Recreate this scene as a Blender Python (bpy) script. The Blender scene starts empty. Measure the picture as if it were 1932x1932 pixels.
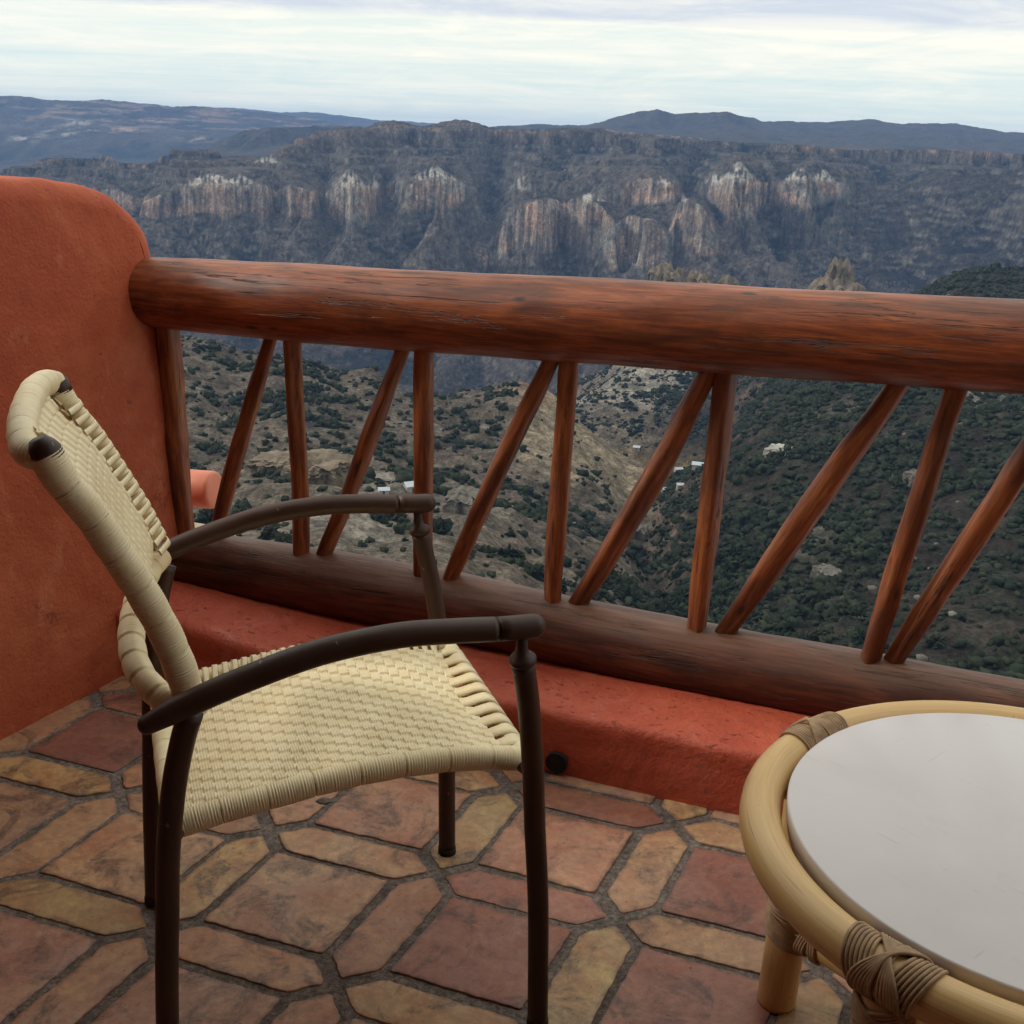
import bpy, math, random
import numpy as np
from mathutils import Vector, Matrix

random.seed(7)
rng = np.random.default_rng(11)
S = bpy.context.scene
COL = S.collection

# ------------------------------------------------------------------ camera
FPX, PITCH, ROLL, CAMH = 2184.0, math.radians(18.0), math.radians(2.0), 1.31
cd = bpy.data.cameras.new("camera")
cam = bpy.data.objects.new("camera", cd)
COL.objects.link(cam)
cd.sensor_width = 36.0
cd.lens = 36.0 * FPX / 1932.0
cd.clip_start = 0.05
cd.clip_end = 90000.0
cd.dof.use_dof = False
CM = Matrix.Rotation(math.pi / 2 - PITCH, 3, 'X') @ Matrix.Rotation(ROLL, 3, 'Z')
cam.matrix_world = Matrix.Translation((0, 0, CAMH)) @ CM.to_4x4()
S.camera = cam

# ------------------------------------------------------------------ sky, sun, exposure
SUN_EL, SUN_AZ = math.radians(36), math.radians(-84)      # azimuth measured from +Y (the view) towards +X
w = bpy.data.worlds.new("World")
S.world = w
w.use_nodes = True
nt = w.node_tree
for n in list(nt.nodes):
    nt.nodes.remove(n)
def wn(t, **k):
    n = nt.nodes.new(t)
    for a, b in k.items():
        setattr(n, a, b)
    return n
out = wn('ShaderNodeOutputWorld')
bg = wn('ShaderNodeBackground')
bg.inputs[1].default_value = 0.115
sky = wn('ShaderNodeTexSky', sky_type='NISHITA')
sky.sun_disc = False
sky.sun_elevation = SUN_EL
sky.sun_rotation = SUN_AZ
sky.altitude = 2200
sky.air_density = 1.0
sky.dust_density = 1.2
tc = wn('ShaderNodeTexCoord')
sep = wn('ShaderNodeSeparateXYZ')
nt.links.new(tc.outputs['Generated'], sep.inputs[0])
def wmath(op, a, b=None, c=None, clamp=False):
    n = wn('ShaderNodeMath', operation=op, use_clamp=clamp)
    for i, v in enumerate((a, b, c)):
        if v is None: continue
        if isinstance(v, (int, float)): n.inputs[i].default_value = v
        else: nt.links.new(v, n.inputs[i])
    return n.outputs[0]
# cloud deck: direction projected on a high layer, so the bands crowd together towards the horizon
zc = wmath('MAXIMUM', sep.outputs[2], 0.0)
den = wmath('ADD', zc, 0.035)
px_ = wmath('DIVIDE', sep.outputs[0], den)
py_ = wmath('DIVIDE', sep.outputs[1], den)
def cloud(sx, sy, off, scale, detail, rough, dist):
    cb = wn('ShaderNodeCombineXYZ')
    nt.links.new(wmath('MULTIPLY', px_, sx), cb.inputs[0])
    nt.links.new(wmath('MULTIPLY', py_, sy), cb.inputs[1])
    cb.inputs[2].default_value = off
    nz = wn('ShaderNodeTexNoise')
    nz.inputs['Scale'].default_value = scale
    nz.inputs['Detail'].default_value = detail
    nz.inputs['Roughness'].default_value = rough
    nz.inputs['Distortion'].default_value = dist
    nt.links.new(cb.outputs[0], nz.inputs['Vector'])
    return nz.outputs[0]
def wramp(v, stops):
    r = wn('ShaderNodeValToRGB')
    while len(r.color_ramp.elements) < len(stops):
        r.color_ramp.elements.new(0.5)
    for e, (p, c) in zip(r.color_ramp.elements, stops):
        e.position = p
        e.color = (*c, 1) if len(c) == 3 else c
    nt.links.new(v, r.inputs[0])
    return r.outputs[0]
def wmix(f, a, b):
    m = wn('ShaderNodeMix', data_type='RGBA')
    for s_, v in ((m.inputs[0], f), (m.inputs[6], a), (m.inputs[7], b)):
        if isinstance(v, (int, float)): s_.default_value = v
        elif isinstance(v, tuple): s_.default_value = (*v, 1)
        else: nt.links.new(v, s_)
    return m.outputs[2]
n1 = cloud(0.16, 0.62, 3.1, 1.0, 7, 0.55, 0.4)
n2 = cloud(0.55, 1.7, 9.7, 1.0, 9, 0.66, 1.1)
n3 = cloud(0.05, 0.30, 5.3, 1.0, 4, 0.5, 0.2)
cw = wn('ShaderNodeCombineXYZ'); nt.links.new(wmath('MULTIPLY', sep.outputs[0], 7.0), cw.inputs[0]); nt.links.new(wmath('MULTIPLY', zc, 48.0), cw.inputs[1]); nt.links.new(sep.outputs[1], cw.inputs[2])
nw = wn('ShaderNodeTexNoise'); nw.inputs['Scale'].default_value = 1.0; nw.inputs['Detail'].default_value = 11; nw.inputs['Roughness'].default_value = 0.66; nw.inputs['Distortion'].default_value = 0.7
nt.links.new(cw.outputs[0], nw.inputs['Vector'])
wisp = wramp(nw.outputs[0], [(0.44, (0, 0, 0)), (0.64, (1, 1, 1))])
m1 = wramp(n1, [(0.40, (0, 0, 0)), (0.62, (1, 1, 1))])
m2 = wramp(n2, [(0.42, (0, 0, 0)), (0.70, (1, 1, 1))])
thin = wmath('MULTIPLY_ADD', m2, 0.45, wmath('MULTIPLY', m1, 0.6), clamp=True)
# above the pale strip over the horizon the deck is whiter; it ends under a grey-lilac bank
el = zc
bandw = wramp(wmath('ADD', el, wmath('MULTIPLY', wmath('SUBTRACT', n3, 0.5), 0.03)),
              [(0.0, (0.30,)*3), (0.025, (0.22,)*3), (0.05, (0.42,)*3), (0.066, (0.85,)*3), (0.09, (1.0,)*3)])
cover = wmath('MULTIPLY_ADD', wisp, 0.42, wmath('MULTIPLY_ADD', thin, 0.45, wmath('MULTIPLY', bandw, 0.42)), clamp=True)
bluec = (6.3, 7.6, 7.3)
whitec = (9.3, 9.0, 7.7)
greyc = (5.6, 6.1, 6.9)
under = wmix(0.80, sky.outputs[0], bluec)
c1 = wmix(cover, under, whitec)
bank = wramp(wmath('ADD', el, wmath('MULTIPLY', wmath('SUBTRACT', n1, 0.5), 0.022)),
             [(0.0, (0,)*3), (0.086, (0,)*3), (0.0935, (0.9,)*3), (0.13, (0.95,)*3), (0.30, (0.25,)*3)])
c2 = wmix(wmath('MULTIPLY', bank, wmath('MULTIPLY_ADD', wisp, -0.5, 1.0)), c1, greyc)
lift = wmath('MULTIPLY_ADD', wramp(el, [(0.12, (0,) * 3), (0.55, (1,) * 3)]), 0.30, 1.0)      # an overcast sky is brighter overhead
vm = wn('ShaderNodeVectorMath', operation='SCALE'); nt.links.new(c2, vm.inputs[0]); nt.links.new(lift, vm.inputs['Scale'])
nt.links.new(vm.outputs[0], bg.inputs[0])
nt.links.new(bg.outputs[0], out.inputs[0])

sd = bpy.data.lights.new("sun", 'SUN')
sd.energy = 2.0
sd.angle = math.radians(11)
sd.color = (1.0, 0.94, 0.85)
sun = bpy.data.objects.new("sun", sd)
COL.objects.link(sun)
sdir = Vector((math.sin(SUN_AZ) * math.cos(SUN_EL), math.cos(SUN_AZ) * math.cos(SUN_EL), math.sin(SUN_EL)))
sun.rotation_euler = sdir.to_track_quat('Z', 'Y').to_euler()

S.view_settings.view_transform = 'Standard'
S.view_settings.look = 'None'
S.view_settings.exposure = 0.10
S.view_settings.gamma = 1.0
S.render.engine = 'CYCLES'
S.cycles.use_denoising = True
S.cycles.max_bounces = 8
S.cycles.volume_bounces = 0

# ------------------------------------------------------------------ frames of reference
AZ = math.radians(-20.2)
U = np.array([math.cos(AZ), math.sin(AZ), 0.0])          # along the parapet, to the right
N = np.array([-math.sin(AZ), math.cos(AZ), 0.0])         # out over the canyon
def W(u, n, z):
    p = U * u + N * n
    return (p[0], p[1], z)
MUN = Matrix(((U[0], N[0], 0, 0), (U[1], N[1], 0, 0), (0, 0, 1, 0), (0, 0, 0, 1)))   # local (u, n, z)
npM = np.array([[CM[i][j] for j in range(3)] for i in range(3)])
def ray(x, y):
    v = npM @ np.array([(x - 966) / FPX, -(y - 966) / FPX, -1.0])
    return v / np.linalg.norm(v)

# ------------------------------------------------------------------ noise in numpy
def _hash(ix, iy, seed):
    h = (ix.astype(np.int64) * 374761393 + iy.astype(np.int64) * 668265263 + seed * 1442695041) & 0xffffffff
    h = ((h ^ (h >> 13)) * 1274126177) & 0xffffffff
    return (h ^ (h >> 16)) & 0xffffffff
def perlin(x, y, seed=0):
    x0 = np.floor(x); y0 = np.floor(y)
    fx = x - x0; fy = y - y0
    def g(ix, iy, dx, dy):
        a = _hash(ix, iy, seed) * (2 * math.pi / 4294967296.0)
        return np.cos(a) * dx + np.sin(a) * dy
    u = fx * fx * fx * (fx * (fx * 6 - 15) + 10); v = fy * fy * fy * (fy * (fy * 6 - 15) + 10)
    n00 = g(x0, y0, fx, fy); n10 = g(x0 + 1, y0, fx - 1, fy)
    n01 = g(x0, y0 + 1, fx, fy - 1); n11 = g(x0 + 1, y0 + 1, fx - 1, fy - 1)
    return 1.5 * ((n00 * (1 - u) + n10 * u) * (1 - v) + (n01 * (1 - u) + n11 * u) * v)
def fbm(x, y, seed, octs, rough=0.5):
    s = 0; a = 1; t = 0
    for o in range(octs):
        s = s + a * perlin(x * 2 ** o, y * 2 ** o, seed + o); t += a; a *= rough
    return s / t
def ridged(x, y, seed, octs, rough=0.5):
    s = 0; a = 1; t = 0
    for o in range(octs):
        s = s + a * (1 - 2.2 * np.abs(perlin(x * 2 ** o, y * 2 ** o, seed + o))); t += a; a *= rough
    return s / t
def sstep(a, b, x):
    t = np.clip((x - a) / (b - a), 0, 1); return t * t * (3 - 2 * t)

# ------------------------------------------------------------------ materials
def mat(name):
    m = bpy.data.materials.new(name); m.use_nodes = True
    t = m.node_tree
    b = t.nodes['Principled BSDF']
    return m, t, b
class NB:
    """small node helper"""
    def __init__(s, t): s.t = t
    def n(s, typ, **k):
        n = s.t.nodes.new(typ)
        for a, b in k.items(): setattr(n, a, b)
        return n
    def put(s, sock, v):
        if v is None: return
        if isinstance(v, (int, float)): sock.default_value = v
        elif isinstance(v, tuple): sock.default_value = (*v, 1) if (len(v) == 3 and sock.type == 'RGBA') else v
        else: s.t.links.new(v, sock)
    def math(s, op, a, b=None, c=None, clamp=False):
        n = s.n('ShaderNodeMath', operation=op, use_clamp=clamp)
        for i, v in enumerate((a, b, c)): s.put(n.inputs[i], v)
        return n.outputs[0]
    def coord(s, kind='Object', scale=(1, 1, 1), loc=(0, 0, 0)):
        c = s.n('ShaderNodeTexCoord'); m = s.n('ShaderNodeMapping')
        m.inputs['Scale'].default_value = scale; m.inputs['Location'].default_value = loc
        s.t.links.new(c.outputs[kind], m.inputs[0]); return m.outputs[0]
    def noise(s, vec, scale, detail=4, rough=0.5, dist=0.0):
        n = s.n('ShaderNodeTexNoise')
        s.put(n.inputs['Vector'], vec); n.inputs['Scale'].default_value = scale
        n.inputs['Detail'].default_value = detail; n.inputs['Roughness'].default_value = rough
        n.inputs['Distortion'].default_value = dist
        return n.outputs[0]
    def ramp(s, v, stops):
        r = s.n('ShaderNodeValToRGB')
        while len(r.color_ramp.elements) < len(stops): r.color_ramp.elements.new(0.5)
        for e, (p, c) in zip(r.color_ramp.elements, stops):
            e.position = p
            if isinstance(c, (int, float)): c = (c, c, c)
            e.color = (*c, 1)
        s.put(r.inputs[0], v); return r.outputs[0]
    def mix(s, f, a, b, mode='MIX'):
        m = s.n('ShaderNodeMix', data_type='RGBA', blend_type=mode)
        s.put(m.inputs[0], f); s.put(m.inputs[6], a); s.put(m.inputs[7], b)
        return m.outputs[2]
    def bump(s, h, strength=0.5, dist=0.01, nrm=None):
        b = s.n('ShaderNodeBump'); b.inputs['Strength'].default_value = strength
        b.inputs['Distance'].default_value = dist
        s.put(b.inputs['Height'], h)
        if nrm is not None: s.t.links.new(nrm, b.inputs['Normal'])
        return b.outputs[0]
    def attr(s, name):
        a = s.n('ShaderNodeAttribute', attribute_name=name); return a.outputs['Color']

def m_adobe():
    m, t, b = mat('painted adobe'); q = NB(t); co = q.coord()
    big = q.noise(co, 2.2, 5, 0.6, 0.6); mid = q.noise(co, 14, 5, 0.6); fine = q.noise(co, 120, 4, 0.65)
    c = q.ramp(big, [(0.28, (0.36, 0.060, 0.026)), (0.50, (0.46, 0.098, 0.038)), (0.72, (0.58, 0.17, 0.075))])
    c = q.mix(q.ramp(mid, [(0.45, 0.0), (0.75, 0.5)]), c, (0.34, 0.058, 0.027))
    wear = q.ramp(q.noise(q.coord(scale=(1, 1, 0.6), loc=(2, 5, 1)), 5.0, 8, 0.72, 1.0), [(0.56, 0.0), (0.66, 0.5)])
    c = q.mix(wear, c, (0.60, 0.21, 0.11))
    hl = q.math('ABSOLUTE', q.math('SUBTRACT', q.noise(q.coord(loc=(8, 1, 4)), 3.2, 6, 0.6, 0.8), 0.5))
    hk = q.math('MULTIPLY', q.ramp(hl, [(0.0, 1.0), (0.006, 0.0)]), q.ramp(q.noise(q.coord(loc=(1, 9, 4)), 4.0, 3, 0.5), [(0.56, 0.0), (0.66, 0.5)]))
    c = q.mix(hk, c, (0.17, 0.040, 0.022))
    c = q.mix(q.ramp(q.noise(co, 34, 3, 0.7), [(0.66, 0.0), (0.73, 0.75)]), c, (0.20, 0.050, 0.030))
    q.put(b.inputs['Base Color'], c); b.inputs['Roughness'].default_value = 0.75
    b.inputs['Specular IOR Level'].default_value = 0.35
    h = q.math('ADD', q.math('MULTIPLY', mid, 0.7), q.math('MULTIPLY', fine, 0.35))
    h = q.math('ADD', h, q.math('MULTIPLY', big, 1.4)); h = q.math('SUBTRACT', h, q.math('MULTIPLY', hk, 0.5))
    q.put(b.inputs['Normal'], q.bump(h, 0.75, 0.012)); return m
def m_curb():
    m, t, b = mat('painted parapet plaster'); q = NB(t); co = q.coord()
    big = q.noise(co, 5, 5, 0.65, 0.8); fine = q.noise(co, 70, 5, 0.7)
    c = q.ramp(big, [(0.3, (0.40, 0.058, 0.026)), (0.55, (0.50, 0.090, 0.042)), (0.75, (0.56, 0.135, 0.072))])
    chips = q.ramp(q.noise(q.coord(scale=(1, 1.6, 1.6)), 42, 6, 0.75, 0.5), [(0.60, 0.0), (0.66, 1.0)])
    c = q.mix(q.math('MULTIPLY', chips, 0.5), c, (0.22, 0.045, 0.030))
    c = q.mix(q.ramp(q.noise(q.coord(loc=(4, 4, 4)), 9, 7, 0.75, 0.7), [(0.55, 0.0), (0.68, 0.55)]), c, (0.60, 0.19, 0.14))
    c = q.mix(q.ramp(q.noise(co, 11, 6, 0.8), [(0.62, 0.0), (0.74, 0.5)]), c, (0.30, 0.20, 0.17))
    q.put(b.inputs['Base Color'], c); b.inputs['Roughness'].default_value = 0.6
    h = q.math('SUBTRACT', q.math('ADD', q.math('MULTIPLY', fine, 0.4), big), q.math('MULTIPLY', chips, 0.35))
    q.put(b.inputs['Normal'], q.bump(h, 0.8, 0.012)); return m
def m_wood(name, light, mid_, dark, rough=0.38, seed=0.0, grey=0.0):
    m, t, b = mat(name); q = NB(t)
    co = q.coord(scale=(1.0, 12, 12), loc=(seed, seed * 2, seed))
    grain = q.noise(co, 7.5, 9, 0.68, 0.5)
    co2 = q.coord(scale=(1.6, 5, 5), loc=(seed * 3, 0, seed))
    blot = q.noise(co2, 1.9, 6, 0.6, 0.6)
    c = q.ramp(grain, [(0.28, dark), (0.45, mid_), (0.62, light), (0.78, tuple(min(1, x * 1.25) for x in light))])
    c = q.mix(q.ramp(blot, [(0.38, 1.0), (0.54, 0.0)]), c, q.mix(0.62, c, tuple(x * 0.45 for x in dark)))
    vo = q.n('ShaderNodeTexVoronoi'); q.put(vo.inputs['Vector'], q.coord(scale=(1.0, 2.6, 2.6), loc=(seed, 1, 2))); vo.inputs['Scale'].default_value = 5.5
    kn = q.ramp(q.math('ADD', vo.outputs['Distance'], q.math('MULTIPLY', grain, 0.10)), [(0.10, 0.95), (0.17, 0.0)])
    c = q.mix(kn, c, (0.022, 0.009, 0.006))
    sm = q.noise(q.coord(scale=(1.1, 6, 6), loc=(seed, 4, 1)), 2.4, 6, 0.68, 0.9)
    c = q.mix(q.ramp(sm, [(0.58, 0.0), (0.70, 0.5)]), c, (0.030, 0.012, 0.008))
    co3 = q.coord(scale=(1.0, 34, 34), loc=(seed, 9, seed))
    crk = q.noise(co3, 1.5, 4, 0.55, 0.25)
    ck = q.ramp(crk, [(0.645, 0.0), (0.672, 1.0)])
    lc = q.math('ABSOLUTE', q.math('SUBTRACT', q.noise(q.coord(scale=(0.7, 15, 15), loc=(seed + 3, 2, 2)), 2.2, 5, 0.55, 0.3), 0.5))
    ck = q.math('MAXIMUM', q.math('MULTIPLY', ck, 0.8), q.math('MULTIPLY', q.ramp(lc, [(0.0, 1.0), (0.010, 0.0)]), q.ramp(q.noise(q.coord(scale=(1, 4, 4), loc=(seed, 7, 7)), 2.6, 3, 0.5), [(0.51, 0.0), (0.58, 0.9)])))
    c = q.mix(ck, c, (0.012, 0.006, 0.004))
    if grey:
        g = q.noise(q.coord(scale=(2, 16, 16), loc=(3, seed, 0)), 2.5, 6, 0.7)
        nz = q.n('ShaderNodeNewGeometry'); sp = q.n('ShaderNodeSeparateXYZ'); t.links.new(nz.outputs['Normal'], sp.inputs[0])
        up = q.ramp(sp.outputs[2], [(0.35, 0.0), (0.9, 1.0)])
        c = q.mix(q.math('MULTIPLY', q.math('MULTIPLY', q.ramp(g, [(0.35, 0.2), (0.6, 1.0)]), up), grey), c, (0.22, 0.125, 0.080))
    q.put(b.inputs['Base Color'], c)
    q.put(b.inputs['Roughness'], q.ramp(grain, [(0.3, rough + 0.18), (0.7, rough)]))
    b.inputs['Specular IOR Level'].default_value = 0.5
    h = q.math('SUBTRACT', q.math('MULTIPLY', grain, 0.35), q.math('MULTIPLY', ck, 0.9))
    q.put(b.inputs['Normal'], q.bump(h, 0.6, 0.004)); return m
def m_plain(name, col, rough=0.5, var=0.12, scale=30, bump=0.0, spec=0.5, stretch=(1, 1, 1), bdist=0.002, kind='Object'):
    m, t, b = mat(name); q = NB(t); co = q.coord(kind, scale=stretch)
    n = q.noise(co, scale, 6, 0.6)
    lo = tuple(x * (1 - var * 1.6) for x in col); hi = tuple(min(1, x * (1 + var * 1.6)) for x in col)
    q.put(b.inputs['Base Color'], q.ramp(n, [(0.3, lo), (0.7, hi)]))
    b.inputs['Roughness'].default_value = rough; b.inputs['Specular IOR Level'].default_value = spec
    if bump: q.put(b.inputs['Normal'], q.bump(n, bump, bdist))
    return m
def m_chair_metal():
    m, t, b = mat('chipped brown enamel'); q = NB(t); co = q.coord()
    c = q.ramp(q.noise(co, 9, 4), [(0.3, (0.036, 0.014, 0.008)), (0.7, (0.058, 0.025, 0.015))])
    c = q.mix(q.ramp(q.noise(co, 60, 3, 0.6), [(0.715, 0.0), (0.73, 0.8)]), c, (0.22, 0.15, 0.12))
    q.put(b.inputs['Base Color'], c); q.put(b.inputs['Roughness'], q.ramp(q.noise(co, 18, 5, 0.7), [(0.3, 0.36), (0.7, 0.58)])); b.inputs['Specular IOR Level'].default_value = 0.4
    q.put(b.inputs['Normal'], q.bump(q.noise(co, 45, 3), 0.15, 0.002)); return m
def m_strap(name, direction):
    m, t, b = mat(name); q = NB(t)
    co = q.coord()
    n = q.noise(co, 22, 4)
    c = q.ramp(n, [(0.3, (0.78, 0.635, 0.375)), (0.7, (0.87, 0.75, 0.49))])
    q.put(b.inputs['Base Color'], c); b.inputs['Roughness'].default_value = 0.42
    b.inputs['Specular IOR Level'].default_value = 0.45
    b.inputs['Subsurface Weight'].default_value = 0.0
    sc = q.n('ShaderNodeTexCoord'); sp = q.n('ShaderNodeSeparateXYZ'); t.links.new(sc.outputs['UV'], sp.inputs[0])
    rib = q.math('ABSOLUTE', q.math('SINE', q.math('MULTIPLY', sp.outputs[direction], math.pi / 0.0040)))
    q.put(b.inputs['Normal'], q.bump(rib, 0.45, 0.0009)); return m
def m_tiles():
    m, t, b = mat('saltillo tile'); q = NB(t); co = q.coord()
    base = q.attr('tone')
    big = q.noise(co, 7, 5, 0.62, 0.8); fine = q.noise(co, 90, 5, 0.7)
    c = q.mix(q.ramp(big, [(0.35, 0.0), (0.66, 0.75)]), base, q.mix(1.0, base, (0.90, 0.60, 0.50), 'MULTIPLY'))
    c = q.mix(q.ramp(q.noise(q.coord(loc=(9, 3, 0)), 11, 6, 0.66, 0.9), [(0.48, 0.0), (0.64, 0.7)]), c, q.mix(1.0, base, (1.22, 1.25, 1.05), 'MULTIPLY'))
    c = q.mix(1.0, c, q.ramp(q.noise(co, 48, 6, 0.75), [(0.32, 0.74), (0.62, 1.14)]), 'MULTIPLY')
    # smoky stains and pits
    st = q.ramp(q.noise(q.coord(loc=(5, 2, 0)), 8.0, 8, 0.68, 1.2), [(0.515, 0.0), (0.61, 1.0)])
    st = q.math('MULTIPLY', st, q.ramp(q.noise(co, 60, 6, 0.8), [(0.35, 0.25), (0.6, 1.0)]))
    c = q.mix(q.math('MULTIPLY', st, 0.80), c, (0.060, 0.045, 0.042))
    edge = q.n('ShaderNodeAttribute', attribute_name='rim').outputs['Fac']
    er = q.ramp(q.math('MULTIPLY', edge, q.noise(co, 26, 5, 0.7)), [(0.38, 0.0), (0.60, 0.7)])
    c = q.mix(er, c, (0.085, 0.060, 0.050))
    pit = q.ramp(q.noise(co, 150, 2, 0.5), [(0.70, 0.0), (0.74, 1.0)])
    c = q.mix(q.math('MULTIPLY', pit, 0.8), c, (0.035, 0.025, 0.022))
    lite = q.ramp(q.noise(q.coord(loc=(1, 7, 3)), 16, 6, 0.7), [(0.6, 0.0), (0.75, 0.35)])
    c = q.mix(lite, c, (0.50, 0.36, 0.24))
    c = q.mix(1.0, c, (1.12, 1.10, 1.10), 'MULTIPLY')
    q.put(b.inputs['Base Color'], c); q.put(b.inputs['Roughness'], q.ramp(big, [(0.3, 0.35), (0.7, 0.55)]))
    h = q.math('SUBTRACT', q.math('ADD', q.math('MULTIPLY', big, 0.5), q.math('MULTIPLY', fine, 0.18)), q.math('MULTIPLY', pit, 0.35))
    q.put(b.inputs['Normal'], q.bump(h, 0.5, 0.006)); return m
def m_grout():
    m, t, b = mat('cement grout'); q = NB(t); co = q.coord()
    f = q.noise(co, 110, 6, 0.75); g = q.noise(co, 13, 5, 0.7)
    c = q.ramp(f, [(0.32, (0.070, 0.054, 0.045)), (0.50, (0.215, 0.175, 0.150)), (0.68, (0.38, 0.33, 0.29))])
    c = q.mix(q.ramp(g, [(0.45, 0.0), (0.66, 0.6)]), c, (0.050, 0.040, 0.036))
    q.put(b.inputs['Base Color'], c); b.inputs['Roughness'].default_value = 0.9
    q.put(b.inputs['Normal'], q.bump(f, 1.0, 0.006)); return m
def m_rattan():
    m, t, b = mat('varnished cane'); q = NB(t)
    uv = q.n('ShaderNodeTexCoord'); mp = q.n('ShaderNodeMapping'); t.links.new(uv.outputs['UV'], mp.inputs[0])
    mp.inputs['Scale'].default_value = (1.2, 60, 1)
    g = q.noise(mp.outputs[0], 6, 5, 0.6, 0.2)
    c = q.ramp(g, [(0.2, (0.58, 0.35, 0.135)), (0.5, (0.69, 0.45, 0.19)), (0.8, (0.76, 0.53, 0.26))])
    mp2 = q.n('ShaderNodeMapping'); t.links.new(uv.outputs['UV'], mp2.inputs[0]); mp2.inputs['Scale'].default_value = (0.8, 34, 1)
    mp2.inputs['Location'].default_value = (3.3, 1.1, 0)
    ln = q.ramp(q.noise(mp2.outputs[0], 3.0, 3, 0.5, 0.3), [(0.64, 0.0), (0.665, 0.7), (0.69, 0.0)])
    c = q.mix(ln, c, (0.26, 0.13, 0.05))
    sp = q.ramp(q.noise(q.coord(), 55, 3, 0.5), [(0.70, 0.0), (0.74, 0.5)])
    c = q.mix(sp, c, (0.36, 0.22, 0.10))
    q.put(b.inputs['Base Color'], c); b.inputs['Roughness'].default_value = 0.36
    q.put(b.inputs['Normal'], q.bump(g, 0.12, 0.002)); return m
def m_tabletop():
    m, t, b = mat('worn white laminate'); q = NB(t); co = q.coord()
    n = q.noise(co, 3.5, 5, 0.6, 0.4)
    c = q.ramp(n, [(0.3, (0.66, 0.615, 0.61)), (0.7, (0.76, 0.725, 0.725))])
    sc1 = q.noise(q.coord(scale=(2.5, 60, 1)), 2.0, 3, 0.5, 0.4)
    sc2 = q.noise(q.coord(scale=(55, 4, 1), loc=(4, 4, 0)), 2.0, 3, 0.5, 0.4)
    c = q.mix(q.ramp(sc1, [(0.715, 0.0), (0.73, 0.25)]), c, (0.26, 0.23, 0.22))
    c = q.mix(q.ramp(sc2, [(0.72, 0.0), (0.735, 0.2)]), c, (0.30, 0.27, 0.26))
    c = q.mix(q.ramp(q.noise(co, 14, 5, 0.7), [(0.62, 0.0), (0.8, 0.35)]), c, (0.50, 0.44, 0.41))
    q.put(b.inputs['Base Color'], c); q.put(b.inputs['Roughness'], q.ramp(n, [(0.3, 0.26), (0.7, 0.40)]))
    q.put(b.inputs['Normal'], q.bump(q.noise(co, 160, 3), 0.06, 0.001)); return m
def m_terrain():
    m, t, b = mat('canyon ground'); q = NB(t); co = q.coord('Object')
    base = q.attr('tone')
    n1_ = q.noise(co, 0.012, 8, 0.65); n2_ = q.noise(co, 0.11, 6, 0.7)
    c = q.mix(1.0, base, q.ramp(n1_, [(0.3, 0.72), (0.7, 1.25)]), 'MULTIPLY')
    c = q.mix(1.0, c, q.ramp(n2_, [(0.3, 0.50), (0.7, 1.45)]), 'MULTIPLY')
    n3_ = q.noise(co, 0.42, 5, 0.7)
    c = q.mix(1.0, c, q.ramp(n3_, [(0.36, 0.45), (0.56, 1.12)]), 'MULTIPLY')
    c = q.mix(1.0, c, q.ramp(q.noise(co, 0.045, 6, 0.75), [(0.38, 0.55), (0.60, 1.30)]), 'MULTIPLY')
    q.put(b.inputs['Base Color'], c); b.inputs['Roughness'].default_value = 0.95
    b.inputs['Specular IOR Level'].default_value = 0.1
    h = q.math('ADD', q.math('MULTIPLY', n1_, 30.0), q.math('MULTIPLY', n2_, 6.0))
    q.put(b.inputs['Normal'], q.bump(h, 0.8, 1.0)); return m
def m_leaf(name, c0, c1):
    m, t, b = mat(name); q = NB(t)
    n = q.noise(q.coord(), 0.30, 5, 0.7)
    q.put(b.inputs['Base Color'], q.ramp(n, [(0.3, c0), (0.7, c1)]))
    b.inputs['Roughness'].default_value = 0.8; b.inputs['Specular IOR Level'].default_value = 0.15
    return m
def m_rock(name, a, c_, grey):
    m, t, b = mat(name); q = NB(t); co = q.coord('Object', scale=(1, 1, 0.45))
    n = q.noise(co, 0.10, 8, 0.7, 0.5)
    c = q.ramp(n, [(0.3, a), (0.55, c_), (0.75, grey)])
    q.put(b.inputs['Base Color'], c); b.inputs['Roughness'].default_value = 0.95
    q.put(b.inputs['Normal'], q.bump(n, 0.8, 4.0)); return m

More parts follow.
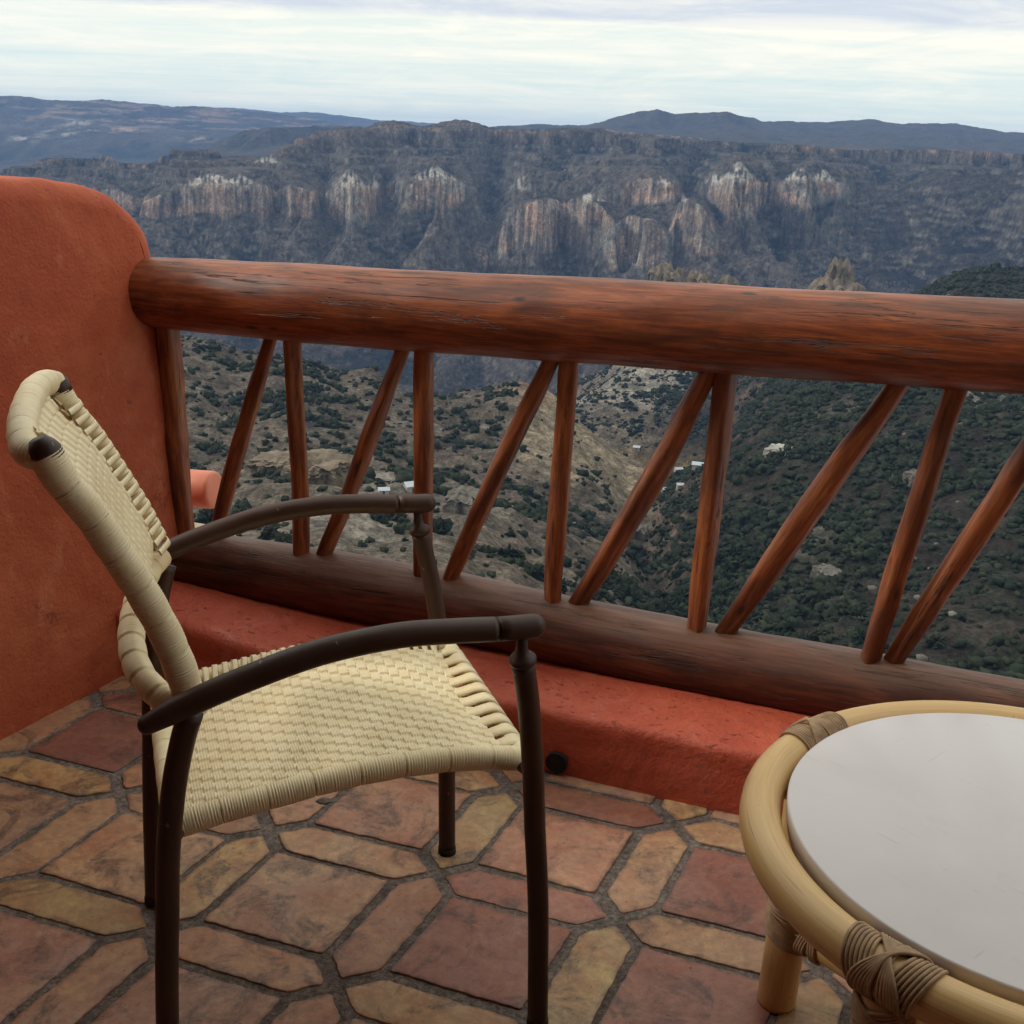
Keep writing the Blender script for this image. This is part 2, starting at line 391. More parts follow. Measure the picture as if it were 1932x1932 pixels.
M = dict(adobe=m_adobe(), curb=m_curb(),
         rail=m_wood('varnished red log', (0.34, 0.088, 0.025), (0.200, 0.043, 0.013), (0.070, 0.016, 0.007), 0.38, 0.0, 0.15),
         rail2=m_wood('weathered dark log', (0.145, 0.042, 0.019), (0.080, 0.021, 0.010), (0.032, 0.010, 0.006), 0.48, 5.7, 0.5),
         stick=m_wood('varnished stick', (0.36, 0.118, 0.034), (0.215, 0.056, 0.017), (0.080, 0.021, 0.009), 0.42, 2.2),
         metal=m_chair_metal(), wrap=m_strap('cream strap wrapping', 0), weave=m_strap('cream strap weave', 0),
         tiles=m_tiles(), grout=m_grout(), cane=m_rattan(), top=m_tabletop(),
         edge=m_plain('table edge board', (0.60, 0.50, 0.42), 0.6, 0.1, 40),
         cord=m_plain('tan leather cord', (0.40, 0.265, 0.155), 0.6, 0.2, 60, 0.4, 0.3),
         clay=m_plain('salmon painted pipe', (0.62, 0.20, 0.115), 0.55, 0.10, 14, 0.2),
         cream=m_plain('cream painted ledge', (0.62, 0.52, 0.40), 0.7, 0.1, 20, 0.2),
         black=m_plain('dark pipe mouth', (0.012, 0.010, 0.009), 0.8, 0.2, 20),
         pebble=m_plain('grey pebble', (0.16, 0.14, 0.13), 0.85, 0.2, 80, 0.5),
         terrain=m_terrain(),
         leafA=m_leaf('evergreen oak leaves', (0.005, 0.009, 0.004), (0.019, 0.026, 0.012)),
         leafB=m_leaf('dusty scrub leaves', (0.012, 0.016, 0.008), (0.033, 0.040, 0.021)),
         bark=m_plain('bark', (0.06, 0.045, 0.035), 0.9, 0.2, 4),
         rockY=m_rock('ochre volcanic rock', (0.08, 0.060, 0.04), (0.17, 0.130, 0.085), (0.24, 0.20, 0.15)),
         stoneG=m_rock('grey weathered stone', (0.07, 0.06, 0.05), (0.14, 0.125, 0.105), (0.22, 0.20, 0.175)),
         rockW=m_rock('white ash rock', (0.20, 0.19, 0.17), (0.36, 0.345, 0.31), (0.46, 0.44, 0.41)),
         hwall=m_plain('whitewashed wall', (0.30, 0.28, 0.25), 0.8, 0.1, 0.6),
         hroof=m_plain('galvanised roof sheet', (0.36, 0.39, 0.42), 0.5, 0.1, 0.5),
         ceil=m_plain('porch roof boards', (0.20, 0.11, 0.06), 0.7, 0.2, 3, 0.2))

# ------------------------------------------------------------------ mesh helpers
def tag(o, label=None, cat=None, group=None, kind=None):
    if label: o['label'] = label
    if cat: o['category'] = cat
    if group: o['group'] = group
    if kind: o['kind'] = kind
    return o
def empty(name, loc=(0, 0, 0), rz=0.0):
    o = bpy.data.objects.new(name, None); COL.objects.link(o)
    o.empty_display_size = 0.2
    o.location = loc; o.rotation_euler = (0, 0, rz); return o
class MB:
    def __init__(s): s.v = []; s.f = []; s.uv = []; s.n = 0
    def add(s, v, f, uv=None):
        v = np.asarray(v, float); s.v.append(v)
        s.f += [tuple(i + s.n for i in q) for q in f]
        s.uv.append(np.asarray(uv, float) if uv is not None else np.zeros((len(v), 2)))
        s.n += len(v)
    def build(s, name, material, parent=None, smooth=True, matrix=None):
        me = bpy.data.meshes.new(name)
        V = np.concatenate(s.v)
        me.from_pydata(V.tolist(), [], s.f)
        if material is not None: me.materials.append(material)
        UVs = np.concatenate(s.uv)
        if np.any(UVs):
            lay = me.uv_layers.new(name='UVMap')
            li = np.empty(len(me.loops), np.int32); me.loops.foreach_get('vertex_index', li)
            lay.data.foreach_set('uv', UVs[li].astype(np.float32).ravel())
        if smooth: me.shade_smooth()
        me.update()
        o = bpy.data.objects.new(name, me); COL.objects.link(o)
        if parent is not None: o.parent = parent
        if matrix is not None: o.matrix_world = matrix
        return o
def grid_mesh(name, V, nj, ni, material, parent=None, uv=None, cols=None, smooth=True, closed=False):
    """V: (nj*ni,3) rows j, columns i"""
    j = np.arange(nj - 1)[:, None]; i = np.arange(ni if closed else ni - 1)[None, :]
    a = j * ni + i; b = j * ni + (i + 1) % ni
    F = np.stack([a, b, b + ni, a + ni], -1).reshape(-1, 4).astype(np.int32)
    me = bpy.data.meshes.new(name)
    me.vertices.add(len(V)); me.vertices.foreach_set('co', V.astype(np.float32).ravel())
    me.loops.add(F.size); me.loops.foreach_set('vertex_index', F.ravel())
    me.polygons.add(len(F)); me.polygons.foreach_set('loop_start', np.arange(0, F.size, 4, dtype=np.int32))
    me.update(calc_edges=True)
    if uv is not None:
        lay = me.uv_layers.new(name='UVMap'); lay.data.foreach_set('uv', uv[F.ravel()].astype(np.float32).ravel())
    if cols is not None:
        at = me.color_attributes.new('tone', 'FLOAT_COLOR', 'POINT')
        at.data.foreach_set('color', np.c_[cols, np.ones(len(cols))].astype(np.float32).ravel())
    me.materials.append(material)
    if smooth: me.shade_smooth()
    o = bpy.data.objects.new(name, me); COL.objects.link(o)
    if parent is not None: o.parent = parent
    return o
def resample(pts, n):
    """smooth Catmull-Rom resampling of a polyline, n points equally spaced"""
    P = np.asarray(pts, float)
    if len(P) == 2: return np.linspace(P[0], P[1], n)
    E = np.vstack([2 * P[0] - P[1], P, 2 * P[-1] - P[-2]]); o = []
    for k in range(len(P) - 1):
        p0, p1, p2, p3 = E[k:k + 4]
        for t in np.linspace(0, 1, 24, endpoint=False):
            o.append(0.5 * ((2 * p1) + (-p0 + p2) * t + (2 * p0 - 5 * p1 + 4 * p2 - p3) * t * t + (-p0 + 3 * p1 - 3 * p2 + p3) * t ** 3))
    o.append(P[-1]); o = np.array(o)
    d = np.r_[0, np.cumsum(np.linalg.norm(np.diff(o, axis=0), axis=1))]
    s_ = np.linspace(0, d[-1], n)
    return np.stack([np.interp(s_, d, o[:, k]) for k in range(o.shape[1])], 1)
def tube(mb, path, rad, segs=20, cap=True, closed=False, rmod=None, up=(0, 0, 1)):
    """tube along path; rad scalar/array; rmod(s, theta)-> radius factor array; UV = (length, around)"""
    P = np.asarray(path, float); n = len(P)
    T = np.gradient(P, axis=0) if not closed else np.roll(P, -1, 0) - np.roll(P, 1, 0)
    T /= np.linalg.norm(T, axis=1)[:, None]
    r = np.full(n, rad) if np.isscalar(rad) else np.asarray(rad, float)
    d = np.r_[0, np.cumsum(np.linalg.norm(np.diff(P, axis=0), axis=1))]
    X = np.cross(np.array(up, float), T[0])
    if np.linalg.norm(X) < 1e-3: X = np.cross(np.array([1., 0.3, 0]), T[0])
    X /= np.linalg.norm(X); V = []; UVs = []
    th = np.arange(segs) * 2 * math.pi / segs
    for k in range(n):
        X = X - T[k] * (X @ T[k]); X /= np.linalg.norm(X); Y = np.cross(T[k], X)
        rr = r[k] * (np.ones(segs) if rmod is None else rmod(d[k], th))
        V.append(P[k] + np.outer(np.cos(th) * rr, X) + np.outer(np.sin(th) * rr, Y))
        UVs.append(np.c_[np.full(segs, d[k]), th / (2 * math.pi) * (0.15)])
    V = np.concatenate(V); UVs = np.concatenate(UVs) + 1e-6; F = []
    for k in range(n if closed else n - 1):
        k2 = (k + 1) % n
        for q in range(segs):
            q2 = (q + 1) % segs
            F.append((k * segs + q, k2 * segs + q, k2 * segs + q2, k * segs + q2))
    if cap and not closed:
        F.append(tuple(range(segs - 1, -1, -1))[::-1][::-1]); F[-1] = tuple(range(segs))
        F.append(tuple((n - 1) * segs + q for q in range(segs - 1, -1, -1)))
    mb.add(V, F, UVs)
def round_end(path, r, n_end=5, start=True, end=True):
    """extend a path with hemispherical radii at its ends"""
    P = np.asarray(path, float); r = np.full(len(P), r) if np.isscalar(r) else np.asarray(r, float)
    a = np.linspace(0, math.pi / 2, n_end + 1)[1:]
    if start:
        t = (P[0] - P[1]) / np.linalg.norm(P[0] - P[1])
        P = np.vstack([(P[0] + np.outer(np.sin(a) * r[0], t))[::-1], P]); r = np.r_[(np.cos(a) * r[0])[::-1] + 1e-4, r]
    if end:
        t = (P[-1] - P[-2]) / np.linalg.norm(P[-1] - P[-2])
        P = np.vstack([P, P[-1] + np.outer(np.sin(a) * r[-1], t)]); r = np.r_[r, np.cos(a) * r[-1] + 1e-4]
    return P, r
def box(mb, lo, hi):
    x0, y0, z0 = lo; x1, y1, z1 = hi
    v = [(x0, y0, z0), (x1, y0, z0), (x1, y1, z0), (x0, y1, z0), (x0, y0, z1), (x1, y0, z1), (x1, y1, z1), (x0, y1, z1)]
    mb.add(v, [(0, 3, 2, 1), (4, 5, 6, 7), (0, 1, 5, 4), (1, 2, 6, 5), (2, 3, 7, 6), (3, 0, 4, 7)])

# ------------------------------------------------------------------ the canyon: one ground sheet on a polar net, real distances in metres
def K(D=None, st=(), dd=None):
    """stations (x, y, distance) sighted in the photograph -> azimuth, distance, height"""
    o = []
    for s_ in st:
        x, y = s_[0], s_[1]; D_ = s_[2] if len(s_) > 2 else D
        r = ray(x, y); h = math.hypot(r[0], r[1])
        o.append((math.atan2(r[0], r[1]), D_, CAMH + D_ * r[2] / h))
    o.sort(); return np.array(o)
def KZ(D, z): return np.array([(-1.2, D, z), (1.2, D, z)])
knots = [
 (KZ(6, -6), 4), (KZ(60, -48), 12),
 (K(240, [(-300, 1500), (330, 1420), (1000, 1450), (1932, 1620), (2300, 1650)]), 30),
 (K(400, [(-300, 1200), (330, 1150), (700, 1150), (1000, 1200), (1230, 1270), (1500, 1330), (1932, 1420), (2300, 1450)]), 60),
 (K(520, [(-300, 1050), (330, 1000), (560, 965), (700, 985), (850, 1005), (1000, 1065), (1150, 1130), (1250, 1190), (1400, 1160), (1600, 1160), (1932, 1190), (2300, 1200)]), 45),
 (K(650, [(-300, 930), (330, 905), (480, 880), (560, 856), (640, 866), (700, 895), (760, 905), (850, 955), (1000, 1010), (1150, 1065), (1230, 1120), (1350, 1010), (1600, 990), (1932, 1000), (2300, 1000)]), 50),
 (K(760, [(-300, 860), (330, 885), (480, 880), (560, 880), (700, 885), (850, 925), (1000, 960), (1150, 1010), (1220, 1055), (1350, 930), (1600, 870), (1932, 860), (2300, 860)]), 45),
 (K(950, [(-300, 760), (330, 770), (450, 790), (560, 775), (700, 820), (850, 850), (1000, 862), (1100, 905), (1180, 965), (1240, 945), (1330, 888), (1450, 800), (1600, 765), (1932, 740), (2300, 740)]), 70),
 (K(1150, [(-300, 600), (250, 610), (330, 640), (450, 675), (560, 697), (640, 722), (700, 702), (760, 742), (850, 748), (930, 735), (960, 728), (1010, 738), (1080, 792), (1150, 848), (1190, 874), (1250, 915), (1330, 895), (1450, 750), (1600, 680), (1932, 640), (2300, 640)]), 70),
 (K(1380, [(-300, 560), (250, 600), (330, 660), (560, 730), (700, 750), (850, 790), (960, 790), (1080, 830), (1150, 872), (1190, 884), (1250, 890), (1330, 872), (1450, 725), (1600, 640), (1800, 580), (1932, 570), (2300, 560)]), 50),
 (K(1700, [(-300, 560), (250, 610), (330, 655), (450, 690), (560, 740), (700, 790), (850, 800), (1000, 790), (1080, 758), (1150, 718), (1200, 696), (1280, 694), (1350, 690), (1450, 670), (1600, 610), (1700, 580), (1750, 550), (1800, 524), (1850, 510), (1932, 522), (2300, 500)]), 60),
 (K(2000, [(-300, 640), (330, 640), (700, 745), (1000, 780), (1150, 700), (1200, 610), (1230, 560), (1345, 560), (1395, 556), (1500, 590), (1550, 560), (1620, 560), (1700, 590), (1800, 600), (1932, 600), (2300, 600)]), 30),
 (K(2300, [(-300, 700), (330, 700), (700, 790), (1000, 800), (1250, 690), (1500, 680), (1932, 680), (2300, 680)]), 14),
 (K(3000, [(-300, 690), (330, 680), (600, 700), (800, 722), (900, 735), (1000, 740), (1500, 680), (1932, 650), (2300, 650)]), 20),
 (K(3450, [(-300, 560), (330, 590), (600, 620), (900, 625), (1200, 600), (1500, 590), (1932, 590), (2300, 590)]), 50),
 # foot of the lower cliffs / their top
 (K(None, [(-300, 470, 4000), (0, 470, 4000), (300, 470, 3900), (600, 505, 3750), (640, 470, 3850), (720, 500, 3750), (860, 500, 3750), (930, 500, 3900), (955, 468, 3850), (1000, 465, 3800), (1040, 478, 3760), (1060, 462, 3850), (1085, 480, 3780), (1110, 500, 3720), (1135, 470, 3800), (1150, 508, 3700), (1190, 500, 3720), (1230, 505, 3720), (1260, 500, 3800), (1285, 470, 3850), (1300, 455, 3800), (1325, 475, 3780), (1355, 470, 3880), (1400, 470, 3950), (1600, 480, 3900), (1932, 480, 3800), (2300, 480, 3800)]), 50),
 (K(None, [(-300, 462, 4030), (0, 462, 4030), (300, 462, 3930), (600, 498, 3790), (640, 462, 3880), (720, 492, 3790), (860, 490, 3790), (930, 455, 3990), (955, 412, 3900), (975, 385, 3850), (1000, 378, 3840), (1040, 375, 3810), (1060, 388, 3900), (1085, 380, 3830), (1110, 375, 3770), (1135, 388, 3850), (1160, 425, 3770), (1190, 412, 3780), (1230, 415, 3780), (1260, 440, 3850), (1282, 385, 3890), (1300, 372, 3850), (1325, 385, 3830), (1355, 440, 3920), (1400, 462, 3990), (1600, 472, 3940), (1932, 472, 3840), (2300, 472, 3840)]), 60),
 # foot of the upper cliffs / their top
 (K(None, [(-300, 375, 4500), (0, 372, 4500), (100, 378, 4480), (200, 392, 4450), (270, 404, 4280), (300, 412, 4220), (330, 404, 4300), (350, 408, 4180), (392, 402, 4120), (430, 412, 4050), (465, 396, 4180), (495, 416, 4060), (520, 396, 4260), (550, 408, 4080), (590, 405, 4110), (610, 388, 4350), (636, 408, 4120), (665, 436, 3950), (690, 425, 4000), (705, 405, 4200), (725, 378, 4420), (762, 385, 4220), (800, 400, 4050), (828, 402, 3960), (855, 396, 4020), (880, 378, 4200), (910, 388, 4350), (950, 380, 4300), (1000, 372, 4300), (1060, 368, 4350), (1120, 368, 4250), (1175, 388, 4150), (1230, 382, 4060), (1270, 380, 4130), (1295, 366, 4350), (1330, 372, 4250), (1360, 396, 4120), (1392, 412, 4040), (1430, 400, 4120), (1450, 385, 4220), (1480, 392, 4080), (1540, 390, 4060), (1585, 380, 4120), (1615, 366, 4350), (1700, 368, 4300), (1800, 372, 4250), (1932, 380, 4200), (2300, 380, 4200)]), 50),
 (K(None, [(-300, 345, 4560), (0, 340, 4560), (100, 344, 4540), (200, 360, 4520), (270, 376, 4340), (300, 364, 4280), (330, 356, 4350), (350, 352, 4240), (392, 343, 4180), (430, 345, 4110), (465, 350, 4240), (495, 347, 4120), (520, 362, 4320), (550, 350, 4140), (590, 356, 4170), (610, 368, 4400), (636, 350, 4180), (665, 345, 4020), (690, 350, 4060), (705, 356, 4250), (725, 350, 4470), (762, 342, 4270), (800, 340, 4110), (828, 334, 4020), (855, 338, 4080), (880, 350, 4250), (910, 374, 4400), (950, 362, 4340), (1000, 352, 4340), (1060, 352, 4390), (1120, 356, 4290), (1175, 350, 4200), (1200, 338, 4140), (1230, 333, 4120), (1270, 345, 4180), (1295, 352, 4400), (1330, 350, 4300), (1360, 340, 4180), (1392, 336, 4100), (1430, 345, 4170), (1450, 350, 4260), (1480, 344, 4140), (1540, 340, 4120), (1585, 345, 4170), (1615, 352, 4400), (1700, 350, 4350), (1800, 356, 4300), (1932, 362, 4250), (2300, 362, 4250)]), 70),
 # talus above the cliffs
 (K(None, [(-300, 335, 4800), (0, 333, 4800), (200, 345, 4760), (300, 352, 4500), (400, 334, 4320), (500, 332, 4350), (560, 338, 4420), (620, 340, 4500), (660, 324, 4180), (700, 335, 4420), (740, 330, 4520), (820, 310, 4220), (870, 330, 4450), (940, 335, 4600), (980, 315, 4480), (1040, 325, 4560), (1120, 320, 4500), (1230, 318, 4350), (1300, 325, 4560), (1360, 322, 4400), (1393, 306, 4270), (1440, 322, 4420), (1480, 322, 4320), (1525, 312, 4280), (1590, 322, 4400), (1700, 325, 4600), (1932, 330, 4600), (2300, 330, 4600)]), 40),
 (K(None, [(-300, 335, 4950), (0, 331, 4950), (70, 320, 4950), (130, 309, 4950), (200, 312, 4950), (270, 322, 4900), (300, 312, 4880), (350, 292, 4880), (420, 300, 4880), (500, 306, 4800), (560, 298, 4800), (640, 282, 4950), (740, 272, 5000), (860, 270, 5000), (950, 275, 5050), (1100, 278, 5050), (1240, 285, 5000), (1400, 290, 4950), (1560, 296, 4950), (1650, 305, 5000), (1800, 308, 5000), (1932, 310, 5000), (2300, 310, 5000)]), 50),
 (K(None, [(-300, 330, 5000), (0, 325, 5000), (70, 308, 5000), (130, 299, 5000), (180, 300, 5010), (215, 303, 5000), (240, 318, 5020), (280, 312, 4960), (320, 288, 4960), (350, 275, 4960), (375, 288, 4960), (420, 290, 4960), (460, 298, 4960), (500, 300, 4900), (540, 278, 4950), (590, 255, 5050), (640, 247, 5060), (700, 245, 5060), (800, 246, 5060), (900, 247, 5060), (960, 250, 5100), (1040, 248, 5100), (1100, 250, 5100), (1170, 258, 5080), (1240, 263, 5060), (1320, 270, 5030), (1400, 272, 5020), (1500, 275, 5010), (1560, 280, 5010), (1600, 290, 5040), (1650, 286, 5040), (1700, 289, 5040), (1800, 285, 5040), (1880, 290, 5040), (1932, 296, 5040), (2300, 296, 5040)]), 30),
 # back edge of the mesa, with its two wooded buttes
 (K(None, [(-300, 345, 5700), (0, 342, 5700), (130, 318, 5700), (240, 330, 5700), (350, 296, 5700), (500, 306, 5700), (560, 262, 5700), (640, 243, 5500), (695, 239, 5500), (715, 231, 5500), (742, 227, 5500), (765, 232, 5500), (790, 240, 5500), (825, 235, 5500), (850, 229, 5500), (862, 226, 5500), (880, 227, 5500), (905, 234, 5500), (935, 244, 5500), (1000, 247, 5600), (1060, 243, 5600), (1130, 243, 5600), (1170, 251, 5700), (1240, 256, 5700), (1320, 263, 5700), (1400, 270, 5700), (1560, 279, 5700), (1700, 288, 5700), (1800, 284, 5700), (1932, 294, 5700), (2300, 294, 5700)]), 30),
 (K(6400, [(-300, 350), (0, 346), (300, 320), (500, 300), (640, 262), (900, 262), (1100, 262), (1300, 275), (1500, 285), (1932, 310), (2300, 310)]), 10),
 # ridge at middle distance left, wooded mountains right
 (K(None, [(-300, 330, 8000), (0, 330, 8000), (250, 320, 7600), (400, 290, 7600), (500, 275, 7800), (620, 262, 8200), (750, 262, 8600), (900, 258, 8600), (1000, 256, 8600), (1100, 252, 8600), (1190, 244, 8600), (1400, 246, 8600), (1500, 262, 8600), (1700, 268, 8600), (1932, 280, 8600), (2300, 280, 8600)]), 24),
 (K(None, [(-300, 325, 8600), (0, 322, 8600), (250, 312, 8200), (350, 288, 8000), (410, 266, 8000), (460, 246, 8000), (530, 240, 8200), (600, 238, 8400), (680, 240, 8800), (760, 243, 9000), (900, 240, 9400), (960, 237, 9400), (1020, 234, 9600), (1095, 238, 9600), (1140, 230, 9400), (1165, 221, 9400), (1200, 213, 9300), (1240, 209, 9300), (1275, 216, 9300), (1320, 215, 9300), (1375, 214, 9300), (1410, 222, 9400), (1440, 231, 9600), (1500, 231, 10000), (1560, 231, 10000), (1640, 227, 10400), (1700, 236, 10400), (1745, 233, 10400), (1800, 234, 10600), (1860, 243, 10600), (1900, 249, 10600), (1932, 251, 10600), (2300, 262, 10600)]), 44),
 (K(None, [(-300, 310, 9600), (0, 308, 9600), (300, 302, 9400), (500, 262, 9600), (750, 262, 10500), (1200, 262, 11500), (1932, 280, 12000), (2300, 290, 12000)]), 12),
 (K(12000, [(-300, 235), (0, 228), (150, 222), (300, 236), (450, 246), (600, 252), (800, 255), (1200, 262), (1932, 280), (2300, 290)]), 50),
 (K(None, [(-300, 186, 13500), (-100, 180, 13500), (0, 182, 13500), (45, 183, 13500), (100, 190, 13500), (160, 191, 13500), (195, 188, 13500), (260, 194, 13500), (330, 199, 13500), (390, 203, 13500), (440, 208, 13500), (500, 213, 13500), (570, 221, 13500), (640, 231, 13500), (750, 245, 13500), (1000, 262, 13500), (1932, 280, 13500), (2300, 290, 13500)]), 40),
 (K(15000, [(-300, 230), (0, 225), (450, 240), (900, 262), (1932, 290), (2300, 300)]), 8),
 (K(18000, [(-300, 200), (0, 197), (360, 201), (430, 203), (470, 206), (520, 211), (590, 211), (650, 218), (720, 227), (800, 231), (860, 236), (1000, 245), (1200, 250), (1932, 275), (2300, 290)]), 16),
 (K(20000, [(-300, 240), (0, 240), (1000, 270), (1932, 300), (2300, 320)]), 4),
]
az = np.concatenate([np.linspace(-1.1, -0.52, 40, endpoint=False), np.linspace(-0.52, 0.52, 1260), np.linspace(0.52, 1.1, 41)[1:]])
NI = len(az)
rD, rZ, rK = [], [], []
kd = []
for kn, cnt in knots:
    kd.append((np.interp(az, kn[:, 0], kn[:, 1]), np.interp(az, kn[:, 0], kn[:, 2]), cnt))
for k in range(len(kd) - 1):
    D0, Z0, c0 = kd[k]; D1, Z1, c1 = kd[k + 1]
    for t in np.linspace(0, 1, c1, endpoint=False):
        rD.append(D0 * (1 - t) + D1 * t); rZ.append(Z0 * (1 - t) + Z1 * t); rK.append(k + t)
rD.append(kd[-1][0]); rZ.append(kd[-1][1]); rK.append(len(kd) - 1)
D = np.array(rD); Z = np.array(rZ); KR = np.array(rK)[:, None] * np.ones((1, NI)); NJ = len(D)
# soften the hard creases of the net except on the cliffs
cl = ((KR > 14.9) & (KR < 19.2)) | (KR > 21.0)
for _ in range(5):
    Zs = Z.copy(); Zs[1:-1] = (Z[:-2] + 2 * Z[1:-1] + Z[2:]) / 4
    Z = np.where(cl, Z, Zs)
for _ in range(2):
    for A_ in (Z, D):
        A_[:, 41:-41] = (A_[:, 40:-42] + 2 * A_[:, 41:-41] + A_[:, 42:-40]) / 4
SN, CS = np.sin(az)[None, :], np.cos(az)[None, :]
def azx0(x, y=400): r = ray(x, y); return math.atan2(r[0], r[1])
# near part (knots 0-12): the net itself with relief added
NB_ = int(np.argmax(KR[:, 0] >= 12)); D = D[:NB_]; Z = Z[:NB_]; KR = KR[:NB_]
X, Y = D * SN, D * CS
nearamp = sstep(60, 420, D) * (1 - sstep(2150, 2300, D))
Z = Z + nearamp * (18 * ridged(X / 300, Y / 300, 3, 5, 0.55) + 9.0 * fbm(X / 70, Y / 70, 8, 4, 0.55) + 1.6 * fbm(X / 14, Y / 14, 21, 3, 0.6)) - nearamp * 3
# far part: the same profiles read at a warped distance, so that cliff bands wrap round spurs and side canyons
alc = sum(a_ * np.exp(-((az - azx0(x_)) * 4300 / w_) ** 2) for x_, a_, w_ in ((925, 420, 110), (620, 170, 55), (735, 150, 45), (1300, 230, 60), (1180, 140, 50), (1680, 620, 230), (1875, 260, 110), (140, 300, 150), (-60, 200, 200), (1500, -110, 200)))
awt = {13: .3, 14: .5, 15: .7, 16: .75, 17: .9, 18: .95, 19: 1.0, 20: .9, 21: .75, 22: .35}
KD = [kd[12][0]]; KZ_ = [kd[12][1]]
for k in range(13, len(kd)):
    Dk = kd[k][0] + alc * awt.get(k, 0)
    Zk = kd[k][1] * (Dk / kd[k][0]) ** 1.0 if k in awt else kd[k][1]
    if k in awt: Zk = CAMH + (kd[k][1] - CAMH) * (1 + 0.6 * (Dk / kd[k][0] - 1))
    KD.append(np.maximum(Dk, KD[-1] + 2)); KZ_.append(Zk)
KD = np.array(KD); KZ_ = np.array(KZ_); kidx = np.arange(12, len(kd)).astype(float)
rowsD = np.r_[np.linspace(2320, 2900, 20, endpoint=False), np.linspace(2900, 3350, 70, endpoint=False), np.linspace(3350, 5250, 440, endpoint=False), np.linspace(5250, 5900, 90, endpoint=False), np.linspace(5900, 7400, 30, endpoint=False),
              np.linspace(7400, 10700, 130, endpoint=False), np.linspace(10700, 11800, 20, endpoint=False), np.linspace(11800, 13700, 120, endpoint=False), np.linspace(13700, 20000, 60)]
D2 = rowsD[:, None] * np.ones((1, NI)); X2, Y2 = D2 * SN, D2 * CS
arc2 = az[None, :] * 4100.0 + 0 * D2
wx = X2 + 120 * perlin(X2 / 700, Y2 / 700, 401) + 30 * perlin(X2 / 160, Y2 / 160, 403); wy = Y2 + 120 * perlin(X2 / 700 + 9, Y2 / 700, 402) + 30 * perlin(X2 / 160 + 5, Y2 / 160, 404)
def rg(s_, seed, ys=1.6): return 1 - 2.4 * np.abs(perlin(wx / s_, wy / (s_ * ys), seed))
r1, r2, r3, r4 = rg(640, 411), rg(270, 412), rg(115, 413), rg(48, 414, 1.2)
flute = np.abs(perlin(wx / 30, wy / 200, 415)); flute2 = np.abs(perlin(wx / 13, wy / 60, 416))
WARP = 220 * r1 + 150 * r2 + 80 * r3 + 22 * r4 - 34 * flute - 14 * flute2 - 130
wfade = sstep(2500, 3200, D2) * (1 - sstep(5150, 5750, D2)) + sstep(6300, 7400, D2) * 1.5
rr_ = 1 - 2.4 * np.abs(perlin(X2 / 1500, Y2 / 2600, 421)); rr2 = 1 - 2.4 * np.abs(perlin(X2 / 600, Y2 / 1100, 422)); rr3 = 1 - 2.4 * np.abs(perlin(X2 / 240, Y2 / 400, 423))
FW = 560 * rr_ + 320 * rr2 + 140 * rr3 - 260
Dp = D2 + np.where(D2 < 6000, WARP * wfade, FW * sstep(6300, 7600, D2) * (1 - 0.6 * sstep(14000, 17000, D2)))
Z2 = np.empty_like(D2); K2 = np.empty_like(D2)
for c_ in range(NI):
    Z2[:, c_] = np.interp(Dp[:, c_], KD[:, c_], KZ_[:, c_]); K2[:, c_] = np.interp(Dp[:, c_], KD[:, c_], kidx)
midw = sstep(2400, 3000, D2) * (1 - sstep(5600, 6200, D2))
Z2 = Z2 + midw * (11 * fbm(X2 / 80, Y2 / 80, 431, 4, 0.6) + 4 * fbm(X2 / 16, Y2 / 16, 435, 3, 0.6))
# bedding: the slopes step down in ledges
lv = (Z2 + 14 * perlin(X2 / 400, Y2 / 400, 436)) / 30.0; lf = lv - np.floor(lv)
Z2 = Z2 + midw * sstep(18.6, 19.4, K2) * (1 - sstep(21.2, 22.0, K2)) * 30 * (sstep(0.25, 0.6, lf) - lf) * 0.85
Z2 = Z2 + midw * (1 - sstep(14.6, 15.0, K2)) * 30 * (sstep(0.2, 0.7, lf) - lf) * 0.5
Z2 = Z2 + sstep(6500, 7500, D2) * (16 * fbm(X2 / 160, Y2 / 160, 441, 5, 0.7))
mesa = np.exp(-((K2 - 22.4) / 0.8) ** 2) * (K2 > 21.8)
Z2 = Z2 + mesa * 9 * np.clip(fbm(X2 / 45, Y2 / 45, 121, 4, 0.8), -.1, 1)
D = np.concatenate([D, D2]); Z = np.concatenate([Z, Z2]); KR = np.concatenate([KR, K2]); NJ = len(D)
pad = np.zeros((NB_, NI)); gul = np.concatenate([pad, 0.45 * r1 + 0.5 * r2 + 0.55 * r3 + 0.3 * r4]); flu = np.concatenate([pad, flute]); fgul = np.concatenate([pad, 0.6 * rr_ + 0.5 * rr2 + 0.5 * rr3])
X, Y = D * SN, D * CS; arc = az[None, :] * 4100.0 + 0 * D
near = 1 - sstep(2300, 2600, D); wall_ = sstep(2400, 2900, D) * (1 - sstep(5500, 6000, D))
# -- ground colours
def normals(X, Y, Z):
    P = np.stack([X, Y, Z], -1)
    a = np.gradient(P, axis=1); b = np.gradient(P, axis=0)
    n = np.cross(a, b); n /= np.linalg.norm(n, axis=-1)[..., None] + 1e-9
    return n
nrm = normals(X, Y, Z); nz = np.abs(nrm[..., 2])
def azx(x, y=800): r = ray(x, y); return math.atan2(r[0], r[1])
AZg = az[None, :] + 0 * D
def blob(x, y, Dc, wx, wd):
    a0 = azx(x, y); return np.exp(-((AZg - a0) * Dc / wx) ** 2 - ((D - Dc) / wd) ** 2)
VEG = np.array([0.030, 0.038, 0.024]); SOIL = np.array([0.125, 0.100, 0.076]); ROCK = np.array([0.42, 0.285, 0.205])
ASH = np.array([0.46, 0.42, 0.36]); TAN = np.array([0.37, 0.295, 0.20]); ROCKG = np.array([0.27, 0.24, 0.20])
def mixc(c, k, m): m = np.clip(m, 0, 1)[..., None]; return c * (1 - m) + k * m
